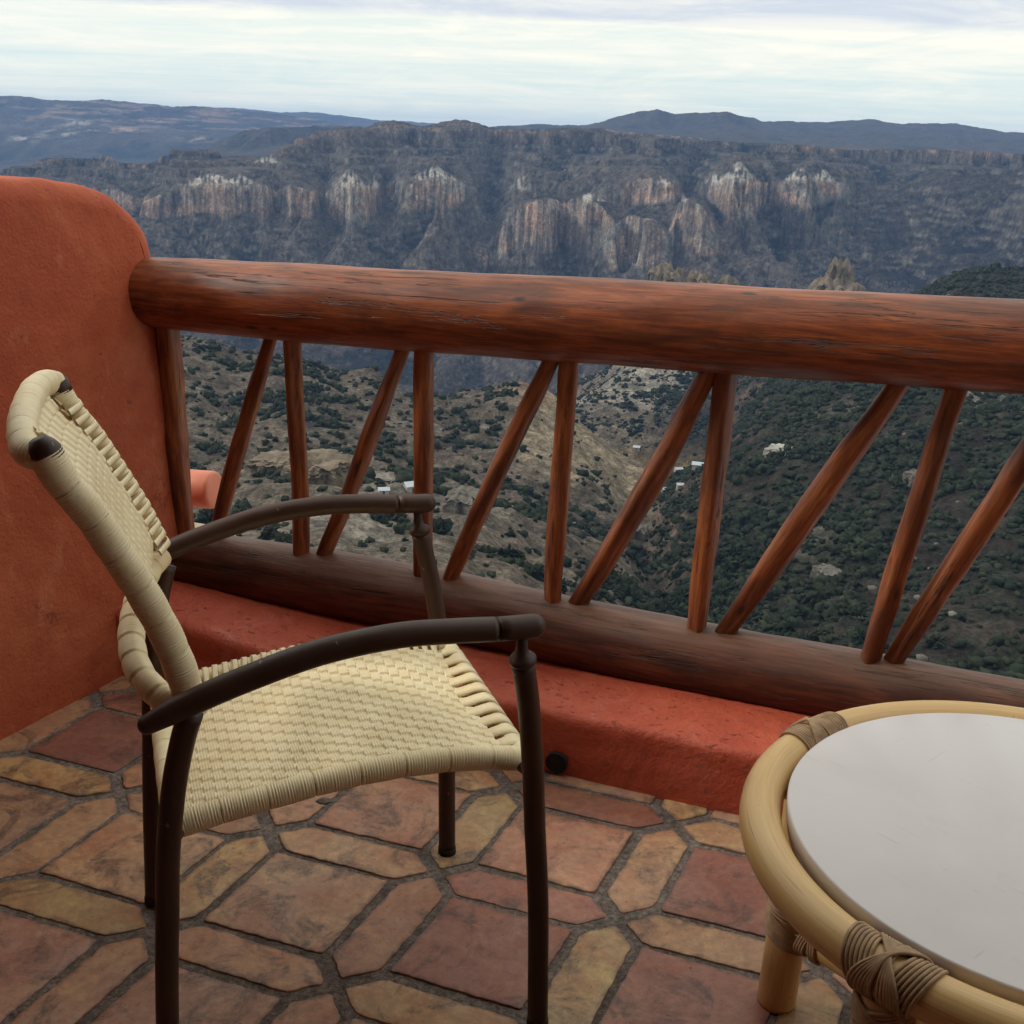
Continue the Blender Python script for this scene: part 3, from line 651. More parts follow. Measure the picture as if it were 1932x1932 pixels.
patch = fbm(X / 130, Y / 130, 201, 5, 0.6); patch2 = fbm(X / 34, Y / 34, 211, 5, 0.65); patch3 = fbm(X / 9, Y / 9, 221, 3, 0.7)
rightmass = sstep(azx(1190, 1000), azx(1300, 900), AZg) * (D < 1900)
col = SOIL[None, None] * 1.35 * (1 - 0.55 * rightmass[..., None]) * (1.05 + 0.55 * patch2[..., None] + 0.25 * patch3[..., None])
vegm = sstep(-0.12, 0.30, patch2 + 0.5 * patch + 0.15 * patch3 - 0.12 + 0.34 * rightmass)
col = mixc(col, VEG[None, None] * 1.3, vegm * (0.55 + 0.2 * rightmass) * near)
pale = sstep(0.10, 0.36, patch * 0.8 + 0.9 * patch2 - 0.14 * rightmass) * near
col = mixc(col, ROCKG, pale * 0.75)
steep = near * sstep(0.80, 0.55, nz) * sstep(300, 450, D)
col = mixc(col, ROCK * 0.75, steep * 0.5)
tanm = sstep(azx(935, 850), azx(1010, 850), AZg) * sstep(azx(1262, 880), azx(1222, 880), AZg) * sstep(840, 930, D) * sstep(1500, 1350, D)
col = mixc(col, TAN * (1 + 0.4 * patch3[..., None]), tanm * 0.97)
field = sstep(azx(1120, 880), azx(1180, 880), AZg) * sstep(azx(1360, 880), azx(1330, 880), AZg) * sstep(1235, 1265, D) * sstep(1440, 1415, D)
col = mixc(col, np.array([0.21, 0.155, 0.085]) * (1 + 0.5 * patch2[..., None]), field * 0.9)
for bx, by, bD, bw, bd, bc in ((1240, 715, 1690, 90, 110, 1.0), (1150, 740, 1640, 70, 70, 0.9), (760, 925, 640, 45, 45, 0.8), (830, 960, 600, 40, 50, 0.7), (700, 1010, 500, 45, 45, 0.5),
                           (600, 890, 660, 50, 25, 0.4), (1000, 742, 1140, 30, 40, 0.7), (1560, 850, 900, 25, 30, 0.4), (1830, 870, 900, 16, 60, 0.8), (1560, 1010, 620, 30, 20, 0.35)):
    col = mixc(col, (ROCKG * 1.35 if bx != 1000 else np.array([0.36, 0.24, 0.15])), blob(bx, by, bD, bw, bd) * bc * (1.2 + 0.9 * patch3))
# far walls
wallm = sstep(2350, 2700, D)
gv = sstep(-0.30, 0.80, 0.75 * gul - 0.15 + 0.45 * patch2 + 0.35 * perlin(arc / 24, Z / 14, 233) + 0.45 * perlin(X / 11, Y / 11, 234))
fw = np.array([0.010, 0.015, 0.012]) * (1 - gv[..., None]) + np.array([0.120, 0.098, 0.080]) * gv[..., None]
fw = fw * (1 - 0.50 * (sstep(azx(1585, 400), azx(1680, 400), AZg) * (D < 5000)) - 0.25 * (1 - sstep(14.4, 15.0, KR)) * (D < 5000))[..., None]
fw = fw * 0.78 * (1 + 0.9 * patch3[..., None])
stp = wall_ * sstep(0.80, 0.52, nz)
ro = ROCKG * 0.55 * (1 + 0.5 * perlin(arc / 12, Z / 30, 236))[..., None]
fw = mixc(fw, ro, stp * sstep(-0.3, 0.3, perlin(arc / 60, Z / 12, 237) + 0.3 * patch3) * 0.75)
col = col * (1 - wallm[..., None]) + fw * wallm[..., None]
h1 = kd[16][1] - kd[15][1]; h2 = kd[18][1] - kd[17][1]
ch = np.where(KR < 16.5, h1[None, :], h2[None, :])
inb = np.maximum(sstep(14.95, 15.1, KR) * (1 - sstep(16.0, 16.15, KR)), sstep(16.95, 17.1, KR) * (1 - sstep(18.05, 18.2, KR)))
strat = sstep(0.15, 0.5, perlin(arc / 200, Z / 7, 246))
cliffm = inb * sstep(25, 65, ch) * sstep(0.88, 0.66, nz)
tone = (1.0 + 0.30 * perlin(arc / 90, Z / 120, 241) + 0.30 * perlin(arc / 14, Z / 60, 242) + 0.2 * patch3)[..., None]
rc = ROCK * tone; rc = mixc(rc, ROCKG * tone, sstep(-0.25, 0.2, perlin(arc / 110, Z / 50, 244)))
rc = mixc(rc, np.array([0.42, 0.30, 0.21]), np.exp(-((AZg - azx(425, 380)) * 4100 / 70) ** 2) * 0.7)
rc = mixc(rc, np.array([0.060, 0.055, 0.050]), sstep(0.26, 0.05, flu) * 0.55 + sstep(0.1, 0.35, perlin(arc / 9, Z / 90, 251)) * 0.35)
rc = mixc(rc, np.array([0.09, 0.08, 0.07]), strat * 0.45)
col = mixc(col, rc, cliffm)
rimm = wall_ * sstep(20.6, 21.0, KR) * (1 - sstep(22.0, 22.2, KR)) * sstep(0.85, 0.6, nz) * sstep(-0.2, 0.3, perlin(arc / 130, Z / 9, 262))
col = mixc(col, ROCK * 0.62, rimm * 0.8)
# white ash caps above the cliff tops
for bx, by, wdt, hgt in ((400, 340, 55, 8), (455, 338, 25, 6), (660, 336, 26, 13), (705, 345, 12, 9), (820, 328, 40, 10), (1393, 326, 32, 14), (1350, 338, 20, 6), (1510, 330, 26, 8), (1553, 332, 22, 8), (1245, 340, 22, 5), (985, 345, 20, 9), (1285, 372, 14, 6), (505, 300, 22, 5), (1110, 372, 30, 5), (1035, 385, 24, 6)):
    r_ = ray(bx, by); h_ = math.hypot(r_[0], r_[1]); a0 = math.atan2(r_[0], r_[1]); e0 = r_[2] / h_
    EL = (Z - CAMH) / D
    tq = (EL - e0) * FPX / (hgt * 1.35); hwq = 1.25 * wdt * np.clip(0.62 - 0.5 * tq, 0.08, 1.1)
    tri = sstep(1.05, 0.5, np.abs((AZg - a0) * FPX) / hwq) * sstep(1.15, 0.7, np.abs(tq)) * (D > 3600) * (D < 5100)
    col = mixc(col, ASH * (1 + 0.3 * patch3[..., None]), tri * sstep(-0.30, 0.20, perlin(arc / 10, Z / 34, 291) + 0.5 * perlin(arc / 26, Z / 16, 292)) * 0.8)
# red earth strip on the mesa top, dirt patches, far mesa wall
mt = (KR > 21.9) & (KR < 23.0)
col = mixc(col, np.array([0.40, 0.25, 0.18]) * (1 + 0.4 * patch2[..., None]), mt * sstep(azx(1120, 250), azx(1170, 250), AZg) * sstep(azx(1350, 260), azx(1310, 260), AZg) * 0.95)
col = mixc(col, np.array([0.20, 0.12, 0.09]), (KR > 21.2) * (KR < 22.6) * sstep(azx(1560, 250), azx(1600, 250), AZg) * 0.7)
fm = sstep(6200, 7000, D)
ff = np.array([0.022, 0.028, 0.026]) * (1 + 0.9 * patch2[..., None]); ff = mixc(ff, np.array([0.085, 0.07, 0.06]), sstep(-0.1, 0.8, fgul) * 0.6)
fr = sstep(-0.02, 0.3, fbm(X / 420, Z / 45 + Y / 900, 271, 6, 0.68)) * sstep(11000, 12200, D) * (D < 14000)
ff = mixc(ff, ROCK * 0.75, fr * 0.7)
col = col * (1 - fm[..., None]) + ff * fm[..., None]
for bx, by, wdt, hgt in ((150, 235, 30, 8), (110, 252, 30, 5), (230, 245, 40, 5), (370, 262, 30, 5), (290, 228, 30, 4), (60, 262, 40, 4)):
    r_ = ray(bx, by); h_ = math.hypot(r_[0], r_[1]); a0 = math.atan2(r_[0], r_[1]); e0 = r_[2] / h_
    tri = np.exp(-((AZg - a0) * FPX / wdt) ** 2 - ((((Z - CAMH) / D - e0) * FPX) / hgt) ** 2) * (D > 9000)
    col = mixc(col, ASH if bx < 200 else ROCK * 1.2, tri * sstep(-0.1, 0.3, fbm(X / 160, Z / 40, 281, 4, 0.6)) * 0.85)
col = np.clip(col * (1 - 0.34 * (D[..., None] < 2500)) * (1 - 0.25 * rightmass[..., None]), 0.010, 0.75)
V = np.stack([X, Y, Z], -1).reshape(-1, 3)
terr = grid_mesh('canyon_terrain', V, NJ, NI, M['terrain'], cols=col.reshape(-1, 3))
tag(terr, kind='structure')

# -- scrub and trees on the near slopes
elev = (Z - CAMH) / D
hor = np.maximum.accumulate(elev, axis=0)
visible = elev >= np.concatenate([np.full((1, NI), -9.0), hor[:-1]]) - 0.002
def ico(sub):
    import bmesh
    bm = bmesh.new(); bmesh.ops.create_icosphere(bm, subdivisions=sub, radius=1.0)
    v = np.array([x.co[:] for x in bm.verts]); f = [tuple(q.index for q in p.verts) for p in bm.faces]; bm.free(); return v, np.array(f)
def crown(sub, seed, amp, flat=0.75):
    v, f = ico(sub); v = v.copy()
    d = 1 + amp * (perlin(v[:, 0] * 1.7 + seed, v[:, 1] * 1.7 + v[:, 2] * 1.3, seed) + 0.7 * perlin(v[:, 0] * 4 + 3, v[:, 1] * 4 + v[:, 2] * 4 + seed, seed + 5)
                   + 0.45 * perlin(v[:, 0] * 9 + v[:, 2] * 7, v[:, 1] * 9 + seed, seed + 9))
    v = v * d[:, None]; v[:, 2] *= flat; v[:, 2] += 0.45; return v, f
P_j = np.arange(NJ - 1)
jj, ii = np.meshgrid(np.arange(1, NJ - 1), np.arange(42, NI - 42), indexing='ij')
area = D[jj, ii] * (az[ii + 1] - az[ii]) * np.abs(D[jj + 1, ii] - D[jj, ii])
dens = 1 / 260.0 + (1 / 22.0) * sstep(0.04, 0.24, patch2[jj, ii] + 0.7 * patch[jj, ii])
dens = dens * (1 - rightmass[jj, ii]) + rightmass[jj, ii] * (1 / 110.0 + 1 / 19.0 * sstep(-0.22, 0.10, patch2[jj, ii] + 0.5 * patch[jj, ii]))
dens *= (1 - 0.96 * tanm[jj, ii]) * (1 - 0.97 * field[jj, ii]) * (D[jj, ii] > 330) * (D[jj, ii] < 2250) * visible[jj, ii]
dens *= (1 - 0.7 * sstep(0.25, 0.5, col[jj, ii].max(-1)))
cnt = rng.poisson(area * dens)
sel = np.repeat(np.stack([jj.ravel(), ii.ravel()], 1), cnt.ravel(), axis=0)
fj = rng.random(len(sel)); fi = rng.random(len(sel))
def lerp2(A_):
    j, i = sel[:, 0], sel[:, 1]
    return (A_[j, i] * (1 - fj) * (1 - fi) + A_[j + 1, i] * fj * (1 - fi) + A_[j, i + 1] * (1 - fj) * fi + A_[j + 1, i + 1] * fj * fi)
tx, ty, tz = lerp2(X), lerp2(Y), lerp2(Z)
tr = 1.1 + 2.0 * rng.random(len(sel)) ** 1.8
tr *= np.where(rng.random(len(sel)) < 0.25, 0.7, 1.0) * (1 + 0.45 * np.maximum(0, lerp2(patch + patch2)) * 2)
td = np.hypot(tx, ty); ta = np.arctan2(tx, ty)
order = np.argsort(-(tr / td) * (np.abs(ta) < 0.40) * (ta > azx(330, 900)))
near_i = order[:300]; rest = np.setdiff1d(np.arange(len(sel)), near_i)
print('shrubs', len(sel))
big = []
for k in range(6):
    v, f = crown(4, 17 * k + 3, 0.95, 0.8 if k % 2 else 0.95)
    mb = MB(); mb.add(v, [tuple(q) for q in f])
    o = mb.build('oak_shrub', M['leafA' if k % 3 else 'leafB'], smooth=False)
    mb2 = MB(); tube(mb2, [(0, 0, -0.7), (0.05, 0, -0.2), (0, 0.04, 0.3)], [0.11, 0.08, 0.05], 7)
    big.append((o.data, mb2)); bpy.data.objects.remove(o)
# each shrub: crown mesh with its short trunk in one object
bigm = []
for me_, mb2 in big:
    mbt = MB(); mbt.add(np.array([v.co[:] for v in me_.vertices]), [tuple(p.vertices) for p in me_.polygons]); mbt.add(np.concatenate(mb2.v), mb2.f)
    o = mbt.build('oak_shrub', me_.materials[0], smooth=False); bigm.append(o.data); bpy.data.objects.remove(o)
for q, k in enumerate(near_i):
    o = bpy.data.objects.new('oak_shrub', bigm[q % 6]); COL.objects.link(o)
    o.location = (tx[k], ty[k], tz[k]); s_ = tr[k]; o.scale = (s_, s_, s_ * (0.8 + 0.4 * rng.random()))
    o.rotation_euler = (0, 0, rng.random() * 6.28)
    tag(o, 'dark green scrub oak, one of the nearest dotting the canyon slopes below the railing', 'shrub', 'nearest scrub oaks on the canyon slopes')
protos = [crown(1, 31 * k + 7, 0.9, 0.85) for k in range(8)]; protos2 = [crown(2, 31 * k + 7, 1.0, 0.85) for k in range(8)]
fine_set = np.zeros(len(sel), bool); fine_set[order[:9000]] = True
for nm, part_, mt_ in (('scrub_woodland', 0, 'leafA'), ('dry_scrub', 1, 'leafB')):
    VV = []; FF = []; off = 0
    idx = rest[(rest % 3 == 0) == bool(part_)]
    for k8 in range(16):
        ids = idx[((idx // 3) % 8 == k8 % 8) & (fine_set[idx] == (k8 >= 8))]
        if not len(ids): continue
        v, f = (protos2 if k8 >= 8 else protos)[k8 % 8]; a = rng.random(len(ids)) * 6.28; c_, s_ = np.cos(a), np.sin(a); r_ = tr[ids]
        vx = (v[None, :, 0] * c_[:, None] - v[None, :, 1] * s_[:, None]) * r_[:, None] + tx[ids][:, None]
        vy = (v[None, :, 0] * s_[:, None] + v[None, :, 1] * c_[:, None]) * r_[:, None] + ty[ids][:, None]
        vz = v[None, :, 2] * r_[:, None] * (0.75 + 0.5 * rng.random(len(ids)))[:, None] + tz[ids][:, None] - 0.1
        VV.append(np.stack([vx, vy, vz], -1).reshape(-1, 3))
        FF.append((f[None] + (np.arange(len(ids)) * len(v))[:, None, None]).reshape(-1, 3) + off); off += len(ids) * len(v)
    VV = np.concatenate(VV); FF = np.concatenate(FF).astype(np.int32)
    me = bpy.data.meshes.new(nm); me.vertices.add(len(VV)); me.vertices.foreach_set('co', VV.astype(np.float32).ravel())
    me.loops.add(FF.size); me.loops.foreach_set('vertex_index', FF.ravel())
    me.polygons.add(len(FF)); me.polygons.foreach_set('loop_start', np.arange(0, FF.size, 3, dtype=np.int32)); me.update(calc_edges=True)
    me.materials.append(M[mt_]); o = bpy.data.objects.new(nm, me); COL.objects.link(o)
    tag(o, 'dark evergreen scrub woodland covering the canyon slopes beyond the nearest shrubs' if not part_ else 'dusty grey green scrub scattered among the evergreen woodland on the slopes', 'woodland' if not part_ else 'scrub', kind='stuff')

# loose pale boulders and outcrops strewn over the slopes
bdens = (0.0004 + 0.006 * sstep(0.12, 0.4, pale[jj, ii] + 0.5 * patch3[jj, ii])) * (D[jj, ii] > 330) * (D[jj, ii] < 1700) * visible[jj, ii] * (1 - tanm[jj, ii] * .8) * (1 - field[jj, ii])
bc_ = rng.poisson(area * bdens); sel = np.repeat(np.stack([jj.ravel(), ii.ravel()], 1), bc_.ravel(), axis=0); fj = rng.random(len(sel)); fi = rng.random(len(sel))
bx_, by_, bz_ = lerp2(X), lerp2(Y), lerp2(Z); br_ = 0.5 + 2.6 * rng.random(len(sel)) ** 3.0; print('boulders', len(sel))
v0, f0 = ico(1); VV = []; FF = []; off = 0
for k8 in range(8):
    ids = np.arange(len(sel))[k8::8]; v = v0 * (1 + .4 * perlin(v0[:, 0] * 1.5 + k8 * 3, v0[:, 1] * 1.5 + v0[:, 2] * 2, k8))[:, None] * np.array([1, .8, .65])
    a = rng.random(len(ids)) * 6.28; c_, s_ = np.cos(a), np.sin(a); r_ = br_[ids]
    VV.append(np.stack([(v[None, :, 0] * c_[:, None] - v[None, :, 1] * s_[:, None]) * r_[:, None] + bx_[ids][:, None], (v[None, :, 0] * s_[:, None] + v[None, :, 1] * c_[:, None]) * r_[:, None] + by_[ids][:, None], v[None, :, 2] * r_[:, None] + bz_[ids][:, None]], -1).reshape(-1, 3))
    FF.append((f0[None] + (np.arange(len(ids)) * len(v))[:, None, None]).reshape(-1, 3) + off); off += len(ids) * len(v)
VV = np.concatenate(VV); FF = np.concatenate(FF).astype(np.int32)
me = bpy.data.meshes.new('boulders'); me.vertices.add(len(VV)); me.vertices.foreach_set('co', VV.astype(np.float32).ravel()); me.loops.add(FF.size); me.loops.foreach_set('vertex_index', FF.ravel())
me.polygons.add(len(FF)); me.polygons.foreach_set('loop_start', np.arange(0, FF.size, 3, dtype=np.int32)); me.update(calc_edges=True); me.materials.append(M['stoneG'])
o = bpy.data.objects.new('boulders', me); COL.objects.link(o); tag(o, 'pale boulders and broken rock strewn over the canyon slopes', 'boulders', kind='stuff')

def hit(x, y, dmin=300, dmax=2400):
    """ground point seen at a station of the photograph"""
    r = ray(x, y); h = math.hypot(r[0], r[1]); a0 = math.atan2(r[0], r[1]); e = r[2] / h
    i = int(np.argmin(np.abs(az - a0))); el_ = elev[:, i]; ok = (D[:, i] > dmin) & (D[:, i] < dmax)
    js = np.where(ok & (el_ >= e))[0]
    j = js[0] if len(js) else np.where(ok)[0][np.argmax(el_[ok])]
    return X[j, i], Y[j, i], Z[j, i]
def rock(name, x, y, D_, rad, zlo, mt_, label, seed, squash=1.0, cat='rock', dmin=0):
    r = ray(x, y); h = math.hypot(r[0], r[1]); ztop = CAMH + D_ * r[2] / h
    v, f = ico(5); v = v.copy()
    hh = ztop - zlo
    a = np.arctan2(v[:, 1], v[:, 0])
    d = 1 + 0.30 * perlin(v[:, 0] * 2.2 + seed, v[:, 1] * 2.2 + v[:, 2] * 0.5, seed) + 0.20 * perlin(v[:, 0] * 6 + seed, v[:, 1] * 6 + v[:, 2] * 1.0, seed + 3) + 0.10 * perlin(v[:, 0] * 14, v[:, 1] * 14 + v[:, 2] * 4 + seed, seed + 4)
    z = v[:, 2]; prof = np.sign(z) * np.abs(z) ** 0.5
    w_ = rad * (1 + 0.30 * (1 - (z + 1) / 2))
    nxy = np.maximum(np.hypot(v[:, 0], v[:, 1]), 1e-6); sq = np.minimum(1, nxy * 1.35) / nxy
    P = np.stack([v[:, 0] * sq * w_ * d, v[:, 1] * sq * w_ * d, zlo + (prof + 1) / 2 * hh * (1 + 0.12 * perlin(v[:, 0] * 3.3 + seed, v[:, 1] * 3.3, seed + 8))], 1)
    mb = MB(); mb.add(P - np.array([0, 0, zlo]), [tuple(q) for q in f])
    o = mb.build(name, M[mt_], smooth=False); o.location = (D_ * r[0] / h, D_ * r[1] / h, zlo)
    tag(o, label, cat); return o
def zat(x, y, D_): r = ray(x, y); return CAMH + D_ * r[2] / math.hypot(r[0], r[1])
rock('rock_outcrop', 1258, 508, 1960, 28, zat(1258, 680, 1960), 'rockY', 'low ochre rock outcrop just above the top rail, left of the other outcrops', 3)
rock('rock_outcrop', 1318, 519, 1980, 24, zat(1318, 680, 1980), 'rockY', 'stubby flat topped ochre rock touching the right side of the low outcrop', 14)
rock('rock_outcrop', 1376, 524, 1990, 15, zat(1376, 640, 1990), 'rockY', 'smallest ochre rock knob peeping over the top rail', 25)
rock('rock_outcrop', 1586, 496, 1970, 19, zat(1586, 660, 1970), 'rockY', 'tall castle shaped ochre rock tower standing above the top rail', 36)
rock('rock_outcrop', 1580, 528, 1960, 36, zat(1580, 720, 1960), 'rockY', 'broad ochre rock ledge carrying the tall castle shaped tower', 47)
def bluff(x, y, rad, hh, mt_, label, seed):
    p = hit(x, y, 380, 2200); d_ = math.hypot(p[0], p[1]); r = ray(x, y); e = r[2] / math.hypot(r[0], r[1])
    yt = y - FPX * hh * 0.75 / d_
    return rock('rock_bluff', x, yt, d_, rad, p[2] - hh * 0.6, mt_, label, seed)
bluff(610, 905, 17, 17, 'rockY', 'layered tan rock bluff among dark trees behind the third baluster', 61)
bluff(520, 885, 12, 10, 'rockY', 'lower layered tan bluff left of the tallest bluff behind the balusters', 66)
bluff(880, 965, 9, 13, 'stoneG', 'pale rounded rock bluff right of the far armrest end', 71)
bluff(1195, 1010, 9, 10, 'stoneG', 'grey rock knob on the gully edge below the tan hill', 73)
bluff(1735, 915, 7, 11, 'stoneG', 'grey rock knob on the dark slope beside the steep slanting stick at right', 77)
bluff(1560, 1090, 6, 7, 'stoneG', 'broad pale crag low on the dark slope, below the sticks at right', 79)
p = hit(1475, 852)
o = rock('white_rock', 1475, 842, math.hypot(p[0], p[1]), 9, p[2] - 8, 'rockW', 'bare white dome of rock on the dark wooded slope seen between the sticks', 58)

def house(x, y, wdt, dpt, hgt, rz, label):
    p = hit(x, y, 350, 2200)
    r = empty('cottage', (p[0], p[1], p[2] - 0.5), rz); tag(r, label, 'house', 'little white houses in the canyon')
    mb = MB(); a, b = wdt / 2, dpt / 2
    mb.add([(-a, -b, -2), (a, -b, -2), (a, b, -2), (-a, b, -2), (-a, -b, hgt), (a, -b, hgt), (a, b, hgt), (-a, b, hgt), (-a, 0, hgt + b * 0.55), (a, 0, hgt + b * 0.55)],
           [(0, 1, 5, 4), (1, 2, 6, 9, 5), (2, 3, 7, 6), (3, 0, 4, 8, 7), (4, 5, 9, 8), (6, 7, 8, 9), (0, 3, 2, 1)])
    mb.build('wall', M['hwall'], r, False)
    mb = MB(); e = 0.6; zt = hgt + b * 0.55 + 0.15; ze = hgt - e * 0.55 + 0.15
    v = [(-a - e, -b - e, ze), (a + e, -b - e, ze), (a + e, 0, zt), (-a - e, 0, zt), (a + e, b + e, ze), (-a - e, b + e, ze)]
    v += [(q[0], q[1], q[2] + 0.2) for q in v]
    mb.add(v, [(3, 2, 1, 0), (5, 4, 2, 3), (6, 7, 8, 9), (9, 8, 10, 11), (0, 1, 7, 6), (4, 5, 11, 10), (1, 2, 8, 7), (2, 4, 10, 8), (3, 0, 6, 9), (5, 3, 9, 11)])
    mb.build('roof', M['hroof'], r, False)
    mb = MB(); box(mb, (-a * 0.2, -b - 0.06, -0.5), (a * 0.15, -b - 0.01, 2.0)); mb.build('door', M['black'], r, False)
    return r
house(776, 926, 7.5, 6, 3.0, 0.5, 'white house on the pale rock shelf behind the far armrest, largest and nearest house')
house(724, 934, 5, 3.5, 2.4, 0.2, 'small white hut left of the largest house on the pale rock shelf')
house(1318, 884, 9.5, 6, 2.8, -0.3, 'white roofed farmhouse at the dark slope edge, rightmost in the valley field')
house(1280, 889, 7, 4.5, 2.6, 0.3, 'white roofed farmhouse in the valley field just left of the rightmost one')
house(1285, 921, 6, 4, 2.6, 0.1, 'white roofed hut in the lower field, right of a pair')
house(1256, 929, 5.5, 4, 2.6, 0.4, 'white roofed hut in the lower field, left of a pair')
house(1200, 853, 8, 6, 3.0, -0.2, 'tiny pale house at the far end of the valley under the tan hill')

# -- air
mh = bpy.data.materials.new('air'); mh.use_nodes = True; th_ = mh.node_tree
th_.nodes.remove(th_.nodes['Principled BSDF'])
pv = th_.nodes.new('ShaderNodeVolumePrincipled')
pv.inputs['Color'].default_value = (0.29, 0.50, 0.95, 1); pv.inputs['Density'].default_value = 3.9e-5
pv.inputs['Anisotropy'].default_value = 0.0
th_.links.new(pv.outputs[0], th_.nodes['Material Output'].inputs['Volume'])
mb = MB(); box(mb, (-21500, -200, float(Z.min()) - 1), (21500, 20500, float(max(Z.max(), 5) + 6)))
hz = mb.build('haze', mh, smooth=False); tag(hz, 'thin blue mountain haze filling the canyon', 'haze', kind='stuff')

# ------------------------------------------------------------------ terrace floor
A0 = np.array([-0.787, 2.076]); AI = np.array([0.333, -0.117]); AJ = np.array([-0.135, -0.306])
def slab():
    mb = MB()
    P0 = [W(-2.7, -3.2, -0.0032), W(1.9, -3.2, -0.0032), W(1.9, 2.2, -0.0032), W(-2.7, 2.2, -0.0032)]
    Q = [(x, y, -0.35) for x, y, z in P0]
    mb.add(P0 + Q, [(0, 1, 2, 3), (7, 6, 5, 4), (0, 4, 5, 1), (1, 5, 6, 2), (2, 6, 7, 3), (3, 7, 4, 0)])
    return mb
tr_ = random.Random(5)
PAL_S = [(0.33, 0.195, 0.135), (0.36, 0.225, 0.150), (0.39, 0.25, 0.165), (0.27, 0.14, 0.105), (0.34, 0.205, 0.145)]
PAL_P = [(0.42, 0.285, 0.150), (0.41, 0.235, 0.140), (0.44, 0.30, 0.165), (0.36, 0.18, 0.115), (0.40, 0.25, 0.15), (0.31, 0.145, 0.10)]
V_, F_, C_, R_ = [], [], [], []
def tile(poly, tone):
    P = np.array([A0 + AI * a + AJ * b for a, b in poly])
    c = P.mean(0); ang = tr_.uniform(-0.018, 0.018); cs, sn = math.cos(ang), math.sin(ang)
    P = c + (P - c) @ np.array([[cs, sn], [-sn, cs]]) * tr_.uniform(0.985, 1.015) + np.array([tr_.uniform(-.003, .003), tr_.uniform(-.003, .003)])
    if ((P @ N[:2]).min() > 2.16) or ((P @ U[:2]).max() < -2.3) or (P @ N[:2]).max() < -0.6: return
    # rounded corners, wavering edges
    out_ = []; n = len(P)
    for k in range(n):
        p0, p1, p2 = P[k - 1], P[k], P[(k + 1) % n]
        a = p1 + (p0 - p1) / np.linalg.norm(p0 - p1) * 0.007; b = p1 + (p2 - p1) / np.linalg.norm(p2 - p1) * 0.007
        for t in (0, .25, .5, .75, 1): out_.append((1 - t) ** 2 * a + 2 * t * (1 - t) * p1 + t * t * b)
        e = P[(k + 1) % n] + (p1 - p2) / np.linalg.norm(p1 - p2) * 0.007
        m = max(3, int(np.linalg.norm(e - b) / 0.006))
        for t in np.linspace(0, 1, m + 1)[1:-1]: out_.append(b * (1 - t) + e * t)
    O = np.array(out_); O = O + 0.0022 * np.stack([perlin(O[:, 0] * 45, O[:, 1] * 45, 5), perlin(O[:, 0] * 45 + 9, O[:, 1] * 45, 6)], 1)
    O = O + 0.0012 * np.stack([perlin(O[:, 0] * 150, O[:, 1] * 150, 7), perlin(O[:, 0] * 150 + 9, O[:, 1] * 150, 8)], 1)
    c = O.mean(0); d = c - O; d /= np.linalg.norm(d, axis=1)[:, None]
    base = sum(len(v) for v in V_); m = len(O); zt = tr_.uniform(-0.0012, 0.0012); tilt = (tr_.uniform(-.004, .004), tr_.uniform(-.004, .004))
    for off, z, rim in ((0, -0.007, 1), (0.0, -0.0012, 1), (0.0008, -0.0003, 1), (0.0025, 0.0, 1), (0.022, 0.0003, 0.35), (0.045, 0.0005, 0.0)):
        Q = O + d * np.minimum(off, np.linalg.norm(c - O, axis=1) * 0.85)[:, None]
        zz = z + zt + (Q - c) @ np.array(tilt)
        V_.append(np.c_[Q, zz]); R_.append(np.full(m, rim)); C_.append(np.tile(tone, (m, 1)))
    for r in range(5):
        for k in range(m):
            k2 = (k + 1) % m
            F_.append((base + r * m + k, base + r * m + k2, base + (r + 1) * m + k2, base + (r + 1) * m + k))
    F_.append(tuple(base + 5 * m + k for k in range(m)))
def tint(pal):
    c = tr_.choice(pal); f = tr_.uniform(0.88, 1.12); return np.array([c[0] * f, c[1] * f * tr_.uniform(.95, 1.05), c[2] * f])
hw, hs, tp, hq = 0.128, 0.183, 0.052, 0.3275
fix = {('s', 1, 0): (0.42, 0.265, 0.17), ('s', 2, 0): (0.29, 0.135, 0.10), ('s', 0, 0): (0.43, 0.265, 0.16), ('s', 2, -1): (0.43, 0.225, 0.145), ('s', 1, -1): (0.42, 0.235, 0.15),
       ('a', 2, 0): (0.34, 0.155, 0.11), ('b', 3, 0): (0.45, 0.325, 0.17), ('b', 1, 0): (0.45, 0.305, 0.155), ('b', 2, 0): (0.36, 0.20, 0.125), ('a', 1, 0): (0.44, 0.275, 0.16), ('b', 3, -1): (0.42, 0.26, 0.155),
       ('s', 3, -1): (0.27, 0.125, 0.095), ('s', 3, 0): (0.32, 0.15, 0.11), ('s', 0, -1): (0.23, 0.105, 0.085), ('s', -1, -1): (0.24, 0.11, 0.085), ('a', 3, 0): (0.42, 0.26, 0.155), ('a', -1, 0): (0.45, 0.30, 0.145), ('b', 0, 0): (0.42, 0.27, 0.16)}
for i in range(-7, 9):
    for j in range(-3, 10):
        tile([(i + .5 - hq, j + .5 - hq), (i + .5 + hq, j + .5 - hq), (i + .5 + hq, j + .5 + hq), (i + .5 - hq, j + .5 + hq)], np.array(fix.get(('s', i, j), tint(PAL_S))))
        tile([(i + tp, j), (i + hs, j - hw), (i + 1 - hs, j - hw), (i + 1 - tp, j), (i + 1 - hs, j + hw), (i + hs, j + hw)], np.array(fix.get(('a', i, j), tint(PAL_P))))
        tile([(i, j + tp), (i + hw, j + hs), (i + hw, j + 1 - hs), (i, j + 1 - tp), (i - hw, j + 1 - hs), (i - hw, j + hs)], np.array(fix.get(('b', i, j), tint(PAL_P))))
sl = slab(); nv = sl.n
me = bpy.data.meshes.new('floor'); VV = np.concatenate([np.concatenate(sl.v)] + V_)
me.from_pydata(VV.tolist(), [], sl.f + [tuple(q + nv for q in f) for f in F_])
